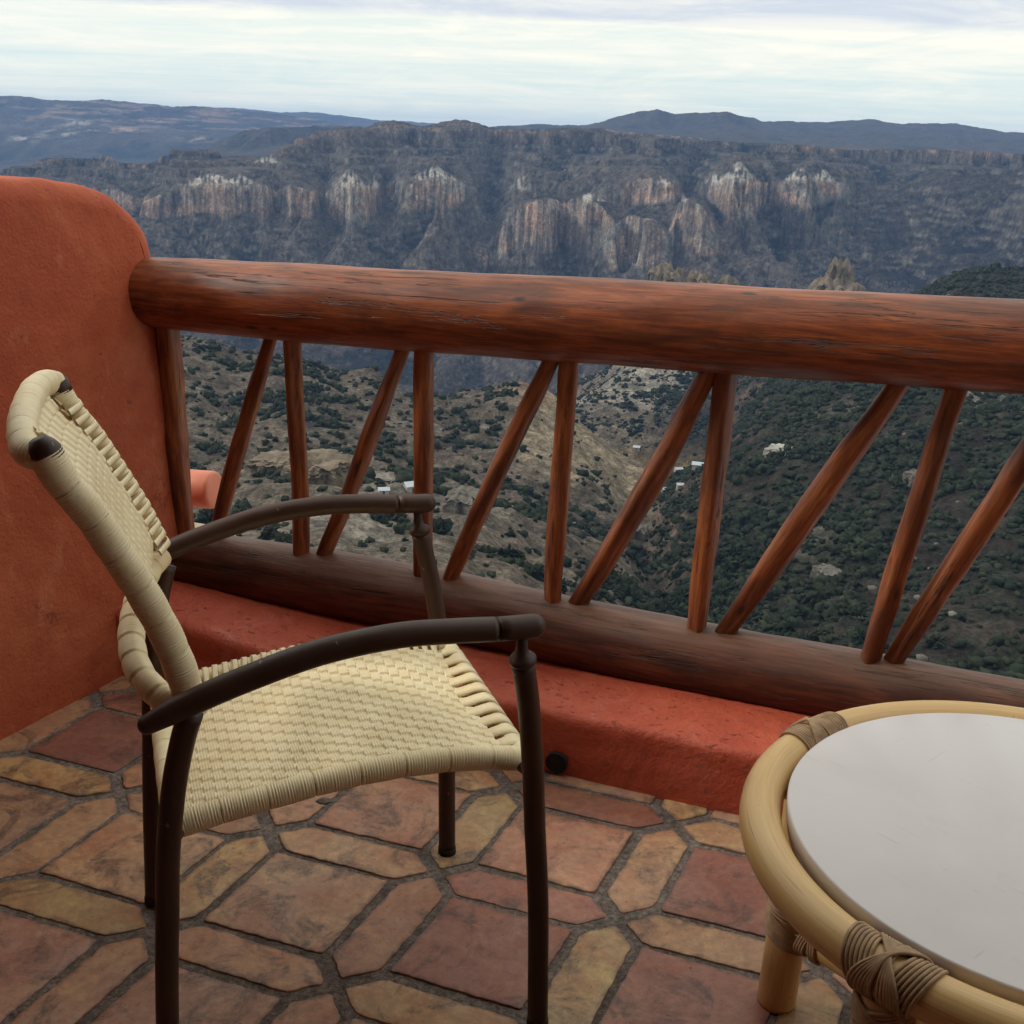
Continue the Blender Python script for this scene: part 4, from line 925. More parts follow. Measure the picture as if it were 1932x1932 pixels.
me.materials.append(M['grout']); me.materials.append(M['tiles'])
me.polygons.foreach_set('material_index', np.array([0] * len(sl.f) + [1] * len(F_), np.int32))
at = me.color_attributes.new('tone', 'FLOAT_COLOR', 'POINT'); cc = np.concatenate([np.full((nv, 3), .2)] + C_); at.data.foreach_set('color', np.c_[cc, np.ones(len(cc))].astype(np.float32).ravel())
at = me.attributes.new('rim', 'FLOAT', 'POINT'); at.data.foreach_set('value', np.concatenate([np.zeros(nv)] + R_).astype(np.float32))
sm_ = np.ones(len(me.polygons), bool); sm_[:len(sl.f)] = False; me.polygons.foreach_set('use_smooth', sm_)
me.update(); o = bpy.data.objects.new('floor', me); COL.objects.link(o); tag(o, kind='structure')

# ------------------------------------------------------------------ orange adobe wall on the left
prof = resample([(1.60, 1.202), (1.94, 1.193), (2.09, 1.186), (2.20, 1.176), (2.28, 1.158), (2.335, 1.132), (2.375, 1.098), (2.405, 1.055), (2.420, 1.00), (2.424, 0.93), (2.425, 0.7), (2.428, 0.3)], 225); prof = np.vstack([np.stack([np.linspace(-3.2, 1.55, 20), 1.24 - .038 * ((np.linspace(-3.2, 1.55, 20) + 3.2) / 4.75) ** 2], 1), prof, np.stack([np.linspace(2.429, 2.43, 15), np.linspace(0.2, -6.0, 15)], 1)])
tg = np.gradient(prof, axis=0); tg /= np.linalg.norm(tg, axis=1)[:, None]; inn = np.stack([tg[:, 1], -tg[:, 0]], 1)
prof = prof + inn * (0.004 * perlin(np.arange(260) / 11., np.zeros(260), 3))[:, None]
mb = MB(); rows = []
RR = 0.05
def wface(n, z): return -1.79 + (n - 2.15) * 0.10 - 0.078 * np.clip(z, 0, 2)
steps = [(RR * (1 - math.sin(t)), RR * (1 - math.cos(t))) for t in np.linspace(math.pi / 2, 0, 9)]    # (inset, depth) placeholders
ring = []
for t in np.linspace(0, math.pi / 2, 9):
    ins = RR * (1 - math.sin(t)); dep = RR * (1 - math.cos(t))
    ring.append((ins, dep))
ring = [(RR * (1 - math.sin(t)), RR * (1 - math.cos(math.pi / 2 - (math.pi / 2 - t)))) for t in np.linspace(0, math.pi / 2, 9)]
for ins, dep in ring + [(0, 0.25), (0, 0.75)]:
    q = prof + inn * ins
    rows.append(np.stack([wface(q[:, 0], q[:, 1]) - dep, q[:, 0], q[:, 1]], 1))
G = np.concatenate(rows); nr = len(rows); F = []
for r in range(nr - 1):
    for k in range(259): F.append((r * 260 + k, r * 260 + k + 1, (r + 1) * 260 + k + 1, (r + 1) * 260 + k))
mb.add(G, F)
# the flat face as a fine grid so that it can undulate
q0 = prof + inn * RR; gn = np.linspace(-3.2, 2.383, 190)
topz = np.interp(gn, np.maximum.accumulate(q0[:, 0])[:np.argmax(q0[:, 0] > 2.374)], q0[:np.argmax(q0[:, 0] > 2.374), 1]) + .004
ordr = np.argsort(q0[:, 0]); 
nj = 70; FV = []
for tt in np.linspace(0, 1, nj): FV.append(np.stack([gn * 0, gn, -0.3 + (topz + 0.3) * tt], 1))
FV = np.concatenate(FV)
inset_ok = np.clip((2.375 - FV[:, 1]) / 0.05, 0, 1) * np.clip((np.tile(topz, nj) - FV[:, 2]) / 0.04, 0, 1)
FV[:, 0] = wface(FV[:, 1], FV[:, 2]) + inset_ok * (0.006 * fbm(FV[:, 1] * 2.2, FV[:, 2] * 2.2, 5, 3) + 0.0015 * perlin(FV[:, 1] * 12, FV[:, 2] * 12, 9)) + 0.0008
mb.add(FV, [(j * 190 + i, j * 190 + i + 1, (j + 1) * 190 + i + 1, (j + 1) * 190 + i) for j in range(nj - 1) for i in range(189)])
# outer drop of the wall below the terrace, plain
o = mb.build('adobe_wall', M['adobe'], matrix=MUN)
tag(o, 'orange painted adobe side wall with a rounded top corner at the left', 'wall')
mb = MB(); mb.add([(x, y, z) for x, y, z in [(-3.8, 2.46, -7), (-2.62, 2.46, -7), (-2.62, 3.0, -7), (-3.8, 3.0, -7), (-3.8, 2.46, 0.6), (-2.62, 2.46, 0.6), (-2.62, 3.0, 0.6), (-3.8, 3.0, 0.6)]],
                  [(0, 3, 2, 1), (4, 5, 6, 7), (0, 1, 5, 4), (1, 2, 6, 5), (2, 3, 7, 6), (3, 0, 4, 7)])
o = mb.build('outer_pier', M['adobe'], smooth=False, matrix=MUN); tag(o, 'orange outer pier behind the adobe wall carrying the salmon drain pipe', 'pier')
bv = o.modifiers.new('b', 'BEVEL'); bv.width = 0.04; bv.segments = 4

# ------------------------------------------------------------------ low parapet
cp = resample([(2.114, -0.30), (2.113, 0.03), (2.115, 0.085), (2.1155, 0.118), (2.1175, 0.133), (2.125, 0.142), (2.138, 0.1455), (2.17, 0.147), (2.26, 0.150), (2.36, 0.146), (2.46, 0.142), (2.505, 0.128), (2.528, 0.09), (2.535, 0.0), (2.54, -0.25)], 109); cp = np.vstack([cp, [[2.56, -6.5]]])
us = np.linspace(-2.3, 1.9, 420); G = []
for u_ in us:
    rise = 0.035 * math.exp(-((u_ + 1.85) / 0.35) ** 2)
    p_ = cp.copy(); top = np.clip((p_[:, 1] - 0.05) / 0.09, 0, 1)
    a = fbm(np.full(110, u_ * 4.0), p_[:, 0] * 7 + p_[:, 1] * 7, 15, 4, 0.55)
    p_[:, 1] += top * (0.008 * a + rise); p_[:, 0] += (1 - top) * 0.006 * a * (p_[:, 1] > -0.25) * np.where(p_[:, 0] > 2.3, -1, 1)
    p_[:, 1] += top * 0.002 * perlin(np.full(110, u_ * 60), p_[:, 0] * 60, 17)
    G.append(np.stack([np.full(110, u_), p_[:, 0], p_[:, 1]], 1))
par = grid_mesh('parapet', np.concatenate(G), 420, 110, M['curb']); par.matrix_world = MUN
tag(par, 'low red plastered parapet kerb under the log railing', 'parapet')
mb = MB(); tube(mb, [(0, 2.104, 0), (0, 2.16, 0)], [0.024, 0.024], 28, cap=False); tube(mb, [(0, 2.16, 0), (0, 2.104, 0)], [0.0205, 0.0205], 28, cap=False)
a_ = np.arange(28) * 2 * math.pi / 28
mb.add(np.r_[np.c_[np.cos(a_) * .0205, np.full(28, 2.104), np.sin(a_) * .0205], np.c_[np.cos(a_) * .024, np.full(28, 2.104), np.sin(a_) * .024]], [(k, (k + 1) % 28, 28 + (k + 1) % 28, 28 + k) for k in range(28)])
mb.add(np.c_[np.cos(a_) * .0205, np.full(28, 2.106), np.sin(a_) * .0205], [tuple(range(28))])  # black disc closes the pipe, its colour standing in for the shade inside
dh = mb.build('drain_pipe', M['black'])
pu = plane_u = None
r = ray(1048, 1456); t = (2.104 - 0.0) / (r @ N); P_ = np.array([0, 0, CAMH]) + r * t
dh.parent = par; dh.location = (P_ @ U, 0, 0.030)

# ------------------------------------------------------------------ log railing
rl = empty('log_railing', W(-0.4, 2.39, 0.13), AZ)
tag(rl, 'rustic red brown log railing with slanting stick balusters above the canyon', 'railing')
def log(name, pts, r0, material, seed, parent, x0, segs=48, n=420, amp=0.05, endr=True, scale_seed=1.0):
    P = resample(pts, n); rad = np.interp(np.linspace(0, 1, n), np.linspace(0, 1, len(r0)), r0)
    if endr:
        P, rad2 = round_end(P, rad * 0.999, 6); m_ = 6
    else: rad2 = rad
    def rm(s_, th):
        return 1 + amp * 0.6 * perlin(np.full(len(th), s_ * 1.6 + seed), np.cos(th) * 0.9 + np.sin(th) * 0.7 + seed, seed) + amp * 0.35 * perlin(np.full(len(th), s_ * 5 + seed), np.cos(th) * 1.6 + np.sin(th) * 2.1, seed + 2) \
            + amp * 0.18 * perlin(np.full(len(th), s_ * 9.0), th * 2.6, seed + 4)
    mb = MB(); tube(mb, P, rad2, segs, rmod=rm)
    o = mb.build(name, material, parent); o.location = (0, 0, 0); return o
# railing-local x = u + 0.4, y = n - 2.39, z = z - 0.13
def RL(u, n, z): return (u + 0.4, n - 2.39, z - 0.13)
top = log('top_rail', [RL(-1.95, 2.385, .912), RL(-1.80, 2.385, .914), RL(-1.2, 2.395, .923), RL(-.6, 2.39, .941), RL(0, 2.385, .957), RL(.6, 2.39, .975), RL(1.8, 2.39, 1.003)], [.082, .093, .092, .089, .089, .089, .088, .088], M['rail'], 3, rl, 0)
bot = log('bottom_rail', [RL(-1.90, 2.40, .214), RL(-1.4, 2.405, .216), RL(-.9, 2.40, .211), RL(-.4, 2.395, .197), RL(.1, 2.40, .196), RL(.8, 2.40, .190), RL(1.8, 2.40, .190)], [.080, .086, .085, .084, .084, .084, .086], M['rail2'], 9, rl, 0, amp=0.08)
sticks = [(-1.806, .86, -1.783, .25, .0275, 0), (-1.499, .87, -1.712, .25, .0205, 1), (-1.452, .87, -1.441, .24, .0215, 0), (-1.149, .87, -1.405, .24, .0200, 1), (-1.105, .88, -1.103, .24, .0225, 0),
          (-.785, .88, -1.058, .23, .0225, 1), (-.757, .88, -.768, .23, .0225, 0), (-.436, .90, -.738, .23, .0240, 1), (-.413, .90, -.430, .22, .0235, 0), (-.058, .90, -.388, .23, .0265, 1), (.040, .90, -.062, .22, .0235, 0),
          (.235, .91, -.030, .22, .0235, 1), (.37, .91, .34, .22, .023, 0), (.66, .91, .38, .22, .024, 1), (.74, .92, .72, .22, .023, 0), (1.05, .92, .76, .22, .023, 1), (1.1, .92, 1.08, .22, .023, 0)]
for k, (ut, zt, ub, zb, r_, dg) in enumerate(sticks):
    rr = random.Random(k * 7 + 1)
    n0 = 2.388 + (0.006 if dg else -0.002); L_ = math.hypot(ut - ub, zt - zb); ang = math.atan2(zt - zb, ut - ub)
    b1, b2 = rr.uniform(-.006, .006), rr.uniform(-.006, .006)
    if k == 7: b1, b2 = 0.004, -0.012
    pts = [(0, 0, 0), (L_ * .33, b1, b2 * .7), (L_ * .66, -b1, b2), (L_, 0, 0)]
    prof_r = [r_ * .78, r_ * 1.0, r_ * 1.04, r_ * .98, r_ * .74] if dg else [r_ * .86, r_ * .98, r_, r_ * 1.02, r_ * .97]
    P = resample(pts, 60); rad = np.interp(np.linspace(0, 1, 60), np.linspace(0, 1, 5), prof_r)
    sd_ = k * 5 + 2; mb = MB()
    tube(mb, P, rad, 30, rmod=lambda s_, th, sd_=sd_: 1 + .055 * np.cos(4 * th + sd_ + s_ * 2.0) + .045 * np.cos(3 * th + sd_ * 2 - s_ * 1.5) + .12 * perlin(np.full(len(th), s_ * 6 + sd_), np.cos(th) + .8 * np.sin(th) + sd_, sd_) + .05 * perlin(np.full(len(th), s_ * 14.), th * 1.6, sd_ + 1))
    o = mb.build('baluster', M['stick'], rl)
    o.location = RL(ub, n0, zb); o.rotation_euler = (0, -ang, 0)
    # each stick keeps its own stretch of grain
    me_ = o.data; off = Vector((k * 1.37, k * .21, 0)); 
    for v in me_.vertices: v.co = v.co + off
    o.location = Vector(RL(ub, n0, zb)) - (Matrix.Rotation(-ang, 3, 'Y') @ off)

# ------------------------------------------------------------------ salmon pipe, ledge and pebble
mb = MB(); P = np.array([(-2.75, 2.70, .250), (-2.3, 2.725, .272), (-1.952, 2.745, .290)])
tube(mb, np.vstack([resample(P, 20), [(-1.944, 2.7455, .2904)], [(-1.9405, 2.746, .2906)]]), [.056] * 19 + [.056, .0535, .047], 40, cap=True)
o = mb.build('drainage_spout', M['clay'], matrix=MUN); tag(o, 'salmon painted drain spout sticking out beyond the first baluster', 'pipe')
mb = MB(); box(mb, (-2.7, 2.66, .105), (-1.925, 2.82, .150)); o = mb.build('ledge', M['cream'], smooth=False, matrix=MUN)
bv = o.modifiers.new('b', 'BEVEL'); bv.width = .006; bv.segments = 3
tag(o, 'small cream painted ledge under the salmon spout outside the railing', 'ledge')
v, f = ico(3); v = v * np.array([.016, .010, .0045]) * (1 + .25 * perlin(v[:, 0] * 2, v[:, 1] * 2 + v[:, 2], 4))[:, None]
mb = MB(); mb.add(v, [tuple(q) for q in f]); o = mb.build('pebble', M['pebble'], smooth=False)
r = ray(612, 1512); t = (0.153 - CAMH) / r[2]; P_ = np.array([0, 0, CAMH]) + r * t; o.location = (P_[0], P_[1], .1535 + .006 * 0)
tag(o, 'flat grey pebble lying on the red parapet behind the chair', 'pebble')

# ------------------------------------------------------------------ the chair
PH = math.radians(19.5); MID = -1.617
Fv = np.array([math.cos(PH), math.sin(PH)]); Lv = np.array([math.sin(PH), -math.cos(PH)])
base = Fv * 0.27 + Lv * MID
ch = empty('armchair', (base[0], base[1], 0), PH)
tag(ch, 'brown metal armchair with woven cream strap seat and back', 'chair')
def CP(s_, l, z): return (s_ - 0.27, -l, z)
def cpath(pts, n): return resample([CP(*p) for p in pts], n)
# legs (far = -1, near = +1)
for sg in (1, -1):
    P = cpath([(.498, sg * .276, .630), (.508, sg * .270, .585), (.517, sg * .262, .535), (.529, sg * .252, .447), (.537, sg * .246 + (.003 if sg > 0 else 0), .350), (.541 + .006 * (sg > 0), sg * (.232 if sg < 0 else .252), .21), (.541 + .010 * (sg > 0), sg * (.216 if sg < 0 else .262), .012)], 60)
    mb = MB(); tube(mb, P, .0158, 24)
    # collar and slender neck
    a = CP(.498, sg * .276, .630)
    P2 = np.array([a, CP(.4975, sg * .2763, .634), CP(.497, sg * .2766, .638), CP(.496, sg * .277, .6415), CP(.4955, sg * .2775, .646), CP(.495, sg * .278, .655), CP(.494, sg * .279, .678)])
    tube(mb, P2, [.0172, .0192, .0192, .0165, .0105, .0080, .0080], 24)
    lg = mb.build('leg', M['metal'], ch)
    mb = MB(); fx, fl_ = (.551, .262) if sg > 0 else (.541, -.216); tube(mb, [CP(fx, fl_, .013), CP(fx, fl_, 0.0)], [.0168, .0172], 24); mb.build('foot_cap', M['black'], lg)
    P = cpath([(.062, sg * .268, .612), (.050, sg * .262, .570), (.036, sg * .255, .50), (.024, sg * .246, .40), (.018, sg * .238, .30), (.012, sg * .230, .20), (.004, sg * .216, .012)], 60)
    mb = MB(); tube(mb, P, .0158, 24); lg = mb.build('leg', M['metal'], ch)
    mb = MB(); tube(mb, [CP(.004, sg * .2165, .013), CP(.004, sg * .216, 0.0)], [.0168, .0172], 24); mb.build('foot_cap', M['black'], lg)
    # armrest: curved bar, groove, rounded end piece
    P = cpath([(.010, sg * .279, .609), (.05, sg * .28, .627), (.12, sg * .281, .653), (.22, sg * .281, .681), (.32, sg * .281, .693), (.40, sg * .281, .691), (.455, sg * .280, .687)], 90)
    rad = np.interp(np.linspace(0, 1, 90), [0, .06, .15, .4, 1], [.0125, .0155, .0168, .0172, .0168])
    P, rad = round_end(P, rad, 7, True, False)
    mb = MB(); tube(mb, P, rad, 28); ar = mb.build('armrest', M['metal'], ch)
    mb = MB(); tube(mb, [CP(.4545, sg * .28, .687), CP(.4600, sg * .28, .6866)], .0140, 24)
    P, rad = round_end(np.array([CP(.4585, sg * .28, .6867), CP(.475, sg * .28, .686), CP(.510, sg * .279, .685)]), [.0166, .0168, .0168], 8, False, True); tube(mb, P, rad, 28)
    mb.build('arm_end', M['metal'], ar)
    # stubs joining the seat rail to the legs
    mb = MB(); tube(mb, [CP(.524, sg * .20, .431), CP(.530, sg * .252, .440)], .0095, 14); tube(mb, [CP(.045, sg * .20, .408), CP(.026, sg * .248, .415)], .0095, 14); mb.build('joint', M['metal'], ch)

RIB = .0040
def ribs(amp=.045, band=None, gap=.006, seed=0):
    def f(s_, th):
        ss = s_ + .0006 * math.sin(s_ * 300 + seed) + .0011 * np.cos(th + seed)
        r_ = 1 + amp * (np.abs(np.sin(math.pi * ss / RIB)) - .6)
        if band:
            k = np.floor(ss / band); x = ss - k * band
            r_ = np.where(x > band - gap, r_ - .17, r_ + .05 * np.sin(math.pi * x / (band - gap)))
        return r_
    return f
def wrapped(name, pts, r_, parent, n=None, band=None, gap=.006, seed=0, rod=True, ends=None, amp=.05):
    Ls = sum(math.dist(pts[k], pts[k + 1]) for k in range(len(pts) - 1)); n = n or int(Ls / .0010)
    P = resample([CP(*p) for p in pts], n)
    mb = MB(); tube(mb, P, r_, 22, rmod=ribs(amp, band, gap, seed)); o = mb.build(name, M['wrap'], parent); return o
side = [(.035, .412), (.09, .424), (.16, .436), (.25, .4495), (.34, .456), (.43, .4535), (.50, .444), (.532, .437)]
def sidez(s_): return np.interp(s_, [a for a, b in side], [b for a, b in side])
wrapped('seat_rail', [(a, .203, b) for a, b in side], .0172, ch, seed=1, band=.064, gap=.0012, amp=.055)
wrapped('seat_rail', [(a, -.203, b) for a, b in side], .0168, ch, seed=2, band=.0165, gap=.0016)
wrapped('front_rail', [(.532, -.20, .436), (.534, -.1, .432), (.5345, 0, .430), (.534, .1, .431), (.532, .20, .436)], .0150, ch, seed=3, band=.037, gap=.0055)
wrapped('rear_rail', [(.036, -.20, .414), (.034, 0, .408), (.036, .20, .412)], .0160, ch, seed=4, band=.06, gap=.001)
# back posts, brown core with caps, wrapped above the seat
post = [(-.082, .938), (-.066, .900), (-.038, .857), (-.010, .802), (.018, .745), (.042, .685), (.058, .63), (.068, .575), (.074, .52), (.078, .45)]
for sg in (1, -1):
    pts = [(a, sg * .195, b) for a, b in post if b > (.65 if sg < 0 else .56)]
    mb = MB(); P, rad = round_end(cpath(pts, 60), .0165, 6, True, False); tube(mb, P, rad, 22); po = mb.build('back_post', M['metal'], ch)
    cpn = cpath([(-.0755, sg * .195, .922), (-.0795, sg * .1952, .932), (-.0870, sg * .1955, .949), (-.0885, sg * .1956, .9525), (-.0892, sg * .1956, .9545)], 5); mb = MB(); tube(mb, cpn, [.0185, .0196, .0196, .0165, .0100], 26); mb.build('cap', M['metal'], po)
    sub = [p for p in pts if ((.56 if sg > 0 else .65) < p[2] < .91 and abs(p[1]) < .2)]
    wrapped('post_wrapping', [(-.0825, sg * .195, .937)] + sub, .0200 if sg > 0 else .0185, po, seed=5 + sg, band=.0505, gap=.0009, amp=.05)
top_pts = [(-.080, -.197, .938), (-.094, -.181, .943), (-.107, -.12, .945), (-.113, 0, .943), (-.112, .09, .939), (-.103, .168, .934), (-.080, .197, .930)]
wrapped('top_bar', top_pts, .0185, ch, seed=8, band=.058, gap=.0007, amp=.012)
bot_pts = [(.052, -.195, .655), (.036, -.165, .649), (.018, -.10, .642), (.004, -.02, .632), (-.002, .05, .618), (.006, .12, .604), (.032, .175, .590), (.058, .195, .580)]
wrapped('lower_bar', bot_pts, .0180, ch, seed=9, band=.043, gap=.006, amp=.03)

# twill weave: ribbed straps four ribs wide over and under flat ones
def weave(name, fn, la, lb, pa=.0160, pb=.0105, res=.00110, parent=None, seed=0, th=.0027):
    na, nb = int(la / res), int(lb / res)
    a = np.linspace(0, la, na); b = np.linspace(0, lb, nb); Ag, Bg = np.meshgrid(a, b)
    i = np.floor(Ag / pa); fa = Ag / pa - i
    j = np.floor(Bg / pb); fb = Bg / pb - j
    ph = (j + i) % 3
    # strap along b: over two, under one
    dist_under = np.where(ph == 2, 0, np.where(ph == 1, 1 - fb, fb))      # 0 inside the crossing
    up = sstep(0, .38, dist_under) - np.where(ph == 2, .8 * np.sin(math.pi * np.clip(fb, 0, 1)), 0)
    edge = np.clip(np.minimum(fa, 1 - fa) / .085, 0, 1)
    warp = up - (1 - edge) * (.35 + .75 * np.clip(1 - dist_under * 1.4, 0, 1))
    wedge = np.clip(np.minimum(fb, 1 - fb) / .14, 0, 1)
    weft = np.where(ph == 2, .30, -.4) * wedge - (1 - wedge) * 1.9 - .35
    h = np.maximum(warp, weft) + .16 * np.abs(np.sin(math.pi * Ag / RIB)) * (warp > weft)
    h = h + .12 * perlin(Ag / .03, Bg / .05, 5 + seed)
    P, Nn = fn(Ag, Bg); V = P + Nn * (h * th)[..., None]
    uv = np.stack([Ag.ravel(), Bg.ravel()], 1)
    return grid_mesh(name, V.reshape(-1, 3), nb, na, M['weave'], parent, uv=uv)
def seat_fn(a, b):
    s_ = .046 + a; l = .192 - b
    z = sidez(s_) + .010 - .014 * (1 - (l / .2) ** 2) - .004 * sstep(.44, .50, s_)
    z = z - .012 * sstep(.180, .198, np.abs(l))
    P = np.stack([s_ - .27, -l, z], -1); Nn = np.zeros_like(P); Nn[..., 2] = 1; return P, Nn
seatw = weave('seat_weave', seat_fn, .462, .362, parent=ch)
pz = [b for a, b in post][::-1]; ps = [a for a, b in post][::-1]
def back_fn(a, b):
    z = .672 + a; l = .185 - b
    s_ = np.interp(z, pz, ps) + .011
    e = np.clip(1 - (np.abs(l) / .19) ** 3, 0, 1)
    bow = .010 * e + e * (.030 * sstep(.86, .95, z) + .020 * sstep(.72, .665, z))
    P = np.stack([s_ - bow - .27, -l, z], -1); Nn = np.zeros_like(P); Nn[..., 0] = .9; Nn[..., 2] = .43; return P, Nn
weave('back_weave', back_fn, .279, .322, parent=ch, seed=3)
# open straps between the weave and the far rails
def strap(mb, pts, wdir, wd, thick=.0011):
    P = resample(pts, 14); w_ = np.array(wdir, float) * wd / 2; up = np.gradient(P, axis=0); up /= np.linalg.norm(up, axis=1)[:, None]
    nn = np.cross(up, w_ / np.linalg.norm(w_)); V = []
    for p, n_ in zip(P, nn): V += [p - w_ - n_ * thick, p + w_ - n_ * thick, p + w_ + n_ * thick, p - w_ + n_ * thick]
    F = []
    for k in range(13):
        for q in range(4): F.append((k * 4 + q, k * 4 + (q + 1) % 4, k * 4 + 4 + (q + 1) % 4, k * 4 + 4 + q))
    mb.add(V, F, np.stack([np.tile([0, wd, wd, 0], 14), np.repeat(np.arange(14) * .01, 4)], 1))
mb = MB(); k = 0
for s_ in np.arange(.078, .505, .0162):
    z = float(sidez(s_)); j_ = random.uniform(-.0012, .0012)
    strap(mb, [CP(s_ + j_, -.160, z - .002), CP(s_ + j_, -.178, z + .006), CP(s_ + j_, -.193, z + .0148), CP(s_, -.204, z + .0185), CP(s_, -.216, z + .0145), CP(s_, -.2225, z)], (1, 0, 0), .0092)
    strap(mb, [CP(s_ + .006, -.160, z - .006), CP(s_ + .008, -.180, z - .012), CP(s_ + .008, -.195, z - .017)], (1, 0, 0), .008)
mb.build('edge_straps', M['weave'], ch)
mb = MB()
for z in np.arange(.682, .925, .0162):
    s_ = float(np.interp(z, pz, ps)); j_ = random.uniform(-.0012, .0012); ds = .0075
    strap(mb, [CP(s_ + .006, -.132, z + j_), CP(s_ + .013, -.155, z + j_), CP(s_ + .0205, -.180, z), CP(s_ + .0215, -.196, z), CP(s_ + .012, -.2135, z), CP(s_ - .004, -.216, z)], (-.43, 0, .9), .0095)
    strap(mb, [CP(s_ - .002, -.132, z + .008), CP(s_ - .010, -.165, z + .008), CP(s_ - .018, -.190, z + .008)], (-.43, 0, .9), .0085)
mb.build('edge_straps', M['weave'], ch)
# front edge: straps folded round the front rail with gaps
mb = MB()
for k, l in enumerate(np.arange(-.172, .18, .0365)):
    strap(mb, [CP(.492, l, .4375), CP(.506, l + .002, .440), CP(.519, l + .006, .4455), CP(.533, l + .010, .4485), CP(.547, l + .012, .441), CP(.5515, l + .013, .430)], (0, 1, 0), .026, .0014)
mb.build('edge_straps', M['weave'], ch)

# ------------------------------------------------------------------ the cane table
TC = np.array([.689, 1.260]); tb = empty('cane_table', (TC[0], TC[1], 0), math.radians(131))
tag(tb, 'round cane side table with white top and cord lashings', 'table')
RRr, rt, zr = .3560, .0270, .474
a_ = np.linspace(0, 2 * math.pi, 241)[:-1]
mb = MB(); tube(mb, np.stack([np.cos(a_) * RRr, np.sin(a_) * RRr, np.full(240, zr)], 1), rt, 28, closed=True); mb.build('rim', M['cane'], tb)
mb = MB(); NR = 160; a_ = np.arange(NR) * 2 * math.pi / NR; rings = [(.3215, .4800), (.3235, .4815), (.3235, .4985), (.3225, .5002), (.3205, .5010)]
vv = np.concatenate([np.c_[np.cos(a_) * r_, np.sin(a_) * r_, np.full(NR, z_)] for r_, z_ in rings])
mb.add(vv, [(q * NR + k, q * NR + (k + 1) % NR, (q + 1) * NR + (k + 1) % NR, (q + 1) * NR + k) for q in range(4) for k in range(NR)] + [tuple(4 * NR + k for k in range(NR))])
tt_ = mb.build('tabletop', M['top'], tb)
mb = MB(); vv = np.concatenate([np.c_[np.cos(a_) * r_, np.sin(a_) * r_, np.full(NR, z_)] for r_, z_ in ((.3190, .4640), (.3205, .4650), (.3205, .4799), (.30, .4799))])
mb.add(vv, [(q * NR + k, q * NR + (k + 1) % NR, (q + 1) * NR + (k + 1) % NR, (q + 1) * NR + k) for q in range(3) for k in range(NR)] + [tuple(range(NR))[::-1]])
mb.build('underboard', M['edge'], tt_)
def loopc(mb, c, t, r_, slant, ph, cr=.0022, n=40, rz=None):
    c = np.array(c, float); t = np.array(t, float); t /= np.linalg.norm(t)
    x_ = np.cross(t, [0, 0, 1.]) if abs(t[2]) < .9 else np.cross(t, [0, 1., 0]); x_ /= np.linalg.norm(x_); y_ = np.cross(t, x_)
    th = np.arange(n) * 2 * math.pi / n
    P = c + np.outer(np.cos(th) * r_, x_) + np.outer(np.sin(th) * r_, y_) + np.outer(slant * np.sin(th + ph), t)
    tube(mb, P, cr, 7, closed=True)
LR, zs = .357, .165
for k in range(4):
    aa = k * math.pi / 2; d_ = np.array([math.cos(aa), math.sin(aa), 0]); tn = np.array([-math.sin(aa), math.cos(aa), 0])
    mb = MB(); P = resample([d_ * (LR + .004) + (0, 0, .0), d_ * LR + (0, 0, .2), d_ * LR + (0, 0, .452)], 50)
    rl_ = np.interp(np.linspace(0, 1, 50), [0, .02, .3, 1], [.0285, .0310, .0305, .0285]); tube(mb, P, rl_, 28); lg = mb.build('leg', M['cane'], tb)
    # stretcher to the next leg
    nx = np.array([math.cos(aa + math.pi / 2), math.sin(aa + math.pi / 2), 0]); A_ = d_ * LR; B_ = nx * LR; dd = (B_ - A_) / np.linalg.norm(B_ - A_)
    B_ = -A_; dd = -d_; zz = zs + (.020 if k % 2 else -.020)
    if k < 2:
        mb = MB(); tube(mb, resample([A_ + dd * .02 + (0, 0, zz), B_ - dd * .02 + (0, 0, zz)], 30), .0205, 22); mb.build('stretcher', M['cane'], tb)
    # lashing over the rim and leg head
    mb = MB()
    c0 = d_ * RRr + np.array([0, 0, zr])
    for q in range(-8, 9):
        f_ = q * .0052; an = f_ / RRr; c_ = np.array([math.cos(aa + an) * RRr, math.sin(aa + an) * RRr, zr]); t_ = np.array([-math.sin(aa + an), math.cos(aa + an), 0])
        loopc(mb, c_, t_, rt + .0022, .010 if q < -1 else (-.010 if q > 1 else 0), 0.4)
    for q in range(7):
        loopc(mb, c0, tn, rt + .0050, .030 - q * .0042, 1.2 + .05 * q); loopc(mb, c0, tn, rt + .0062, -.030 + q * .0042, 1.2 - .05 * q)
    for q in range(6):
        loopc(mb, d_ * LR + np.array([0, 0, .440 - q * .0050]), (0, 0, 1), .0310, .012 + .001 * q, (math.pi / 2 if k else 1.2)); loopc(mb, d_ * LR + np.array([0, 0, .436 - q * .0050]), (0, 0, 1), .0320, -.014, 1.4)
    mb.build('lashing', M['cord'], tb)
    mb = MB()
    for q in range(10): loopc(mb, d_ * LR + np.array([0, 0, zs + .046 - q * .0048]), (0, 0, 1), .0328, .004 if q < 4 else .014, 2.0 + .2 * q)
    for q in range(8): loopc(mb, d_ * LR + np.array([0, 0, zs - .002 - q * .0050]), (0, 0, 1), .0334, -.020 + .001 * q, 1.1)
    pv_ = np.array([math.cos(aa - math.pi / 2), math.sin(aa - math.pi / 2), 0]) * LR
    for other, z_ in ((B_, zz),):
        dq = (other - A_) / np.linalg.norm(other - A_)
        for q in range(7): loopc(mb, A_ + dq * (.034 + q * .0046) + np.array([0, 0, z_]), dq, .0240, .006 if q > 3 else -.005, .5)
    mb.build('lashing', M['cord'], tb)
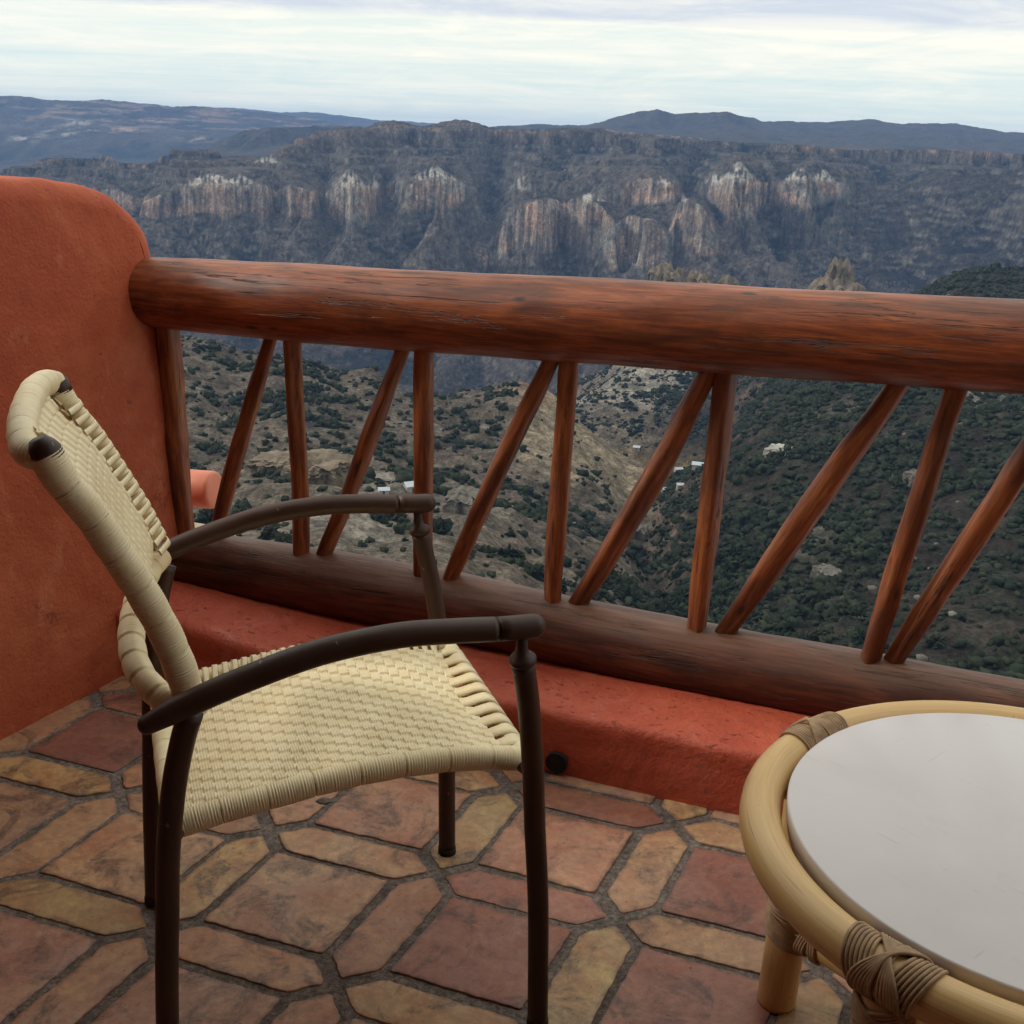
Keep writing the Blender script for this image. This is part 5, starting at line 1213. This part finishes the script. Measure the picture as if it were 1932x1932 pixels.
for k in range(4):
    aa = k * math.pi / 2 + .35; mb = MB(); d_ = np.array([math.cos(aa), math.sin(aa), 0])
    tube(mb, [d_ * .20 + (0, 0, .4520), d_ * .350 + (0, 0, .4520)], .011, 14); mb.build('support_peg', M['cane'], tb)

# ------------------------------------------------------------------ porch roof and house wall behind the viewer (they shade the terrace)
mb = MB(); mb.add([W(-2.9, -3.2, 2.75), W(2.6, -3.2, 2.75), W(2.6, 1.2, 2.6), W(-2.9, 1.2, 2.6), W(-2.9, -3.2, 2.95), W(2.6, -3.2, 2.95), W(2.6, 1.2, 2.8), W(-2.9, 1.2, 2.8)],
                  [(0, 3, 2, 1), (4, 5, 6, 7), (0, 1, 5, 4), (1, 2, 6, 5), (2, 3, 7, 6), (3, 0, 4, 7)])
o = mb.build('porch_roof', M['ceil'], smooth=False); tag(o, 'timber porch roof over the terrace, above the viewer', 'roof')
mb = MB(); mb.add([W(-2.9, -3.4, -.3), W(2.6, -3.4, -.3), W(2.6, -3.2, -.3), W(-2.9, -3.2, -.3), W(-2.9, -3.4, 2.7), W(2.6, -3.4, 2.7), W(2.6, -3.2, 2.7), W(-2.9, -3.2, 2.7)],
                  [(0, 3, 2, 1), (4, 5, 6, 7), (0, 1, 5, 4), (1, 2, 6, 5), (2, 3, 7, 6), (3, 0, 4, 7)])
o = mb.build('house_wall', M['adobe'], smooth=False); tag(o, 'orange house wall closing the terrace behind the viewer', 'wall')

def slabwall(name, u0, u1, n0, n1, z0, z1, label):
    mb = MB(); v = [W(u0, n0, z0), W(u1, n0, z0), W(u1, n1, z0), W(u0, n1, z0), W(u0, n0, z1), W(u1, n0, z1), W(u1, n1, z1), W(u0, n1, z1)]
    mb.add(v, [(0, 3, 2, 1), (4, 5, 6, 7), (0, 1, 5, 4), (1, 2, 6, 5), (2, 3, 7, 6), (3, 0, 4, 7)])
    o = mb.build(name, M['adobe'], smooth=False); bv = o.modifiers.new('b', 'BEVEL'); bv.width = .05; bv.segments = 5; tag(o, label, 'wall'); return o
slabwall('side_wall', 1.92, 2.5, -3.19, 2.44, -.3, 1.2, 'orange adobe side wall closing the terrace on the right, outside the picture')
slabwall('side_wall', 1.95, 2.5, -3.18, 0.4, 1.19, 2.58, 'tall orange wall panel above the right side wall under the porch roof')
slabwall('side_wall', -2.6, -2.12, -3.18, 0.9, 1.17, 2.58, 'tall orange wall panel above the left side wall under the porch roof')
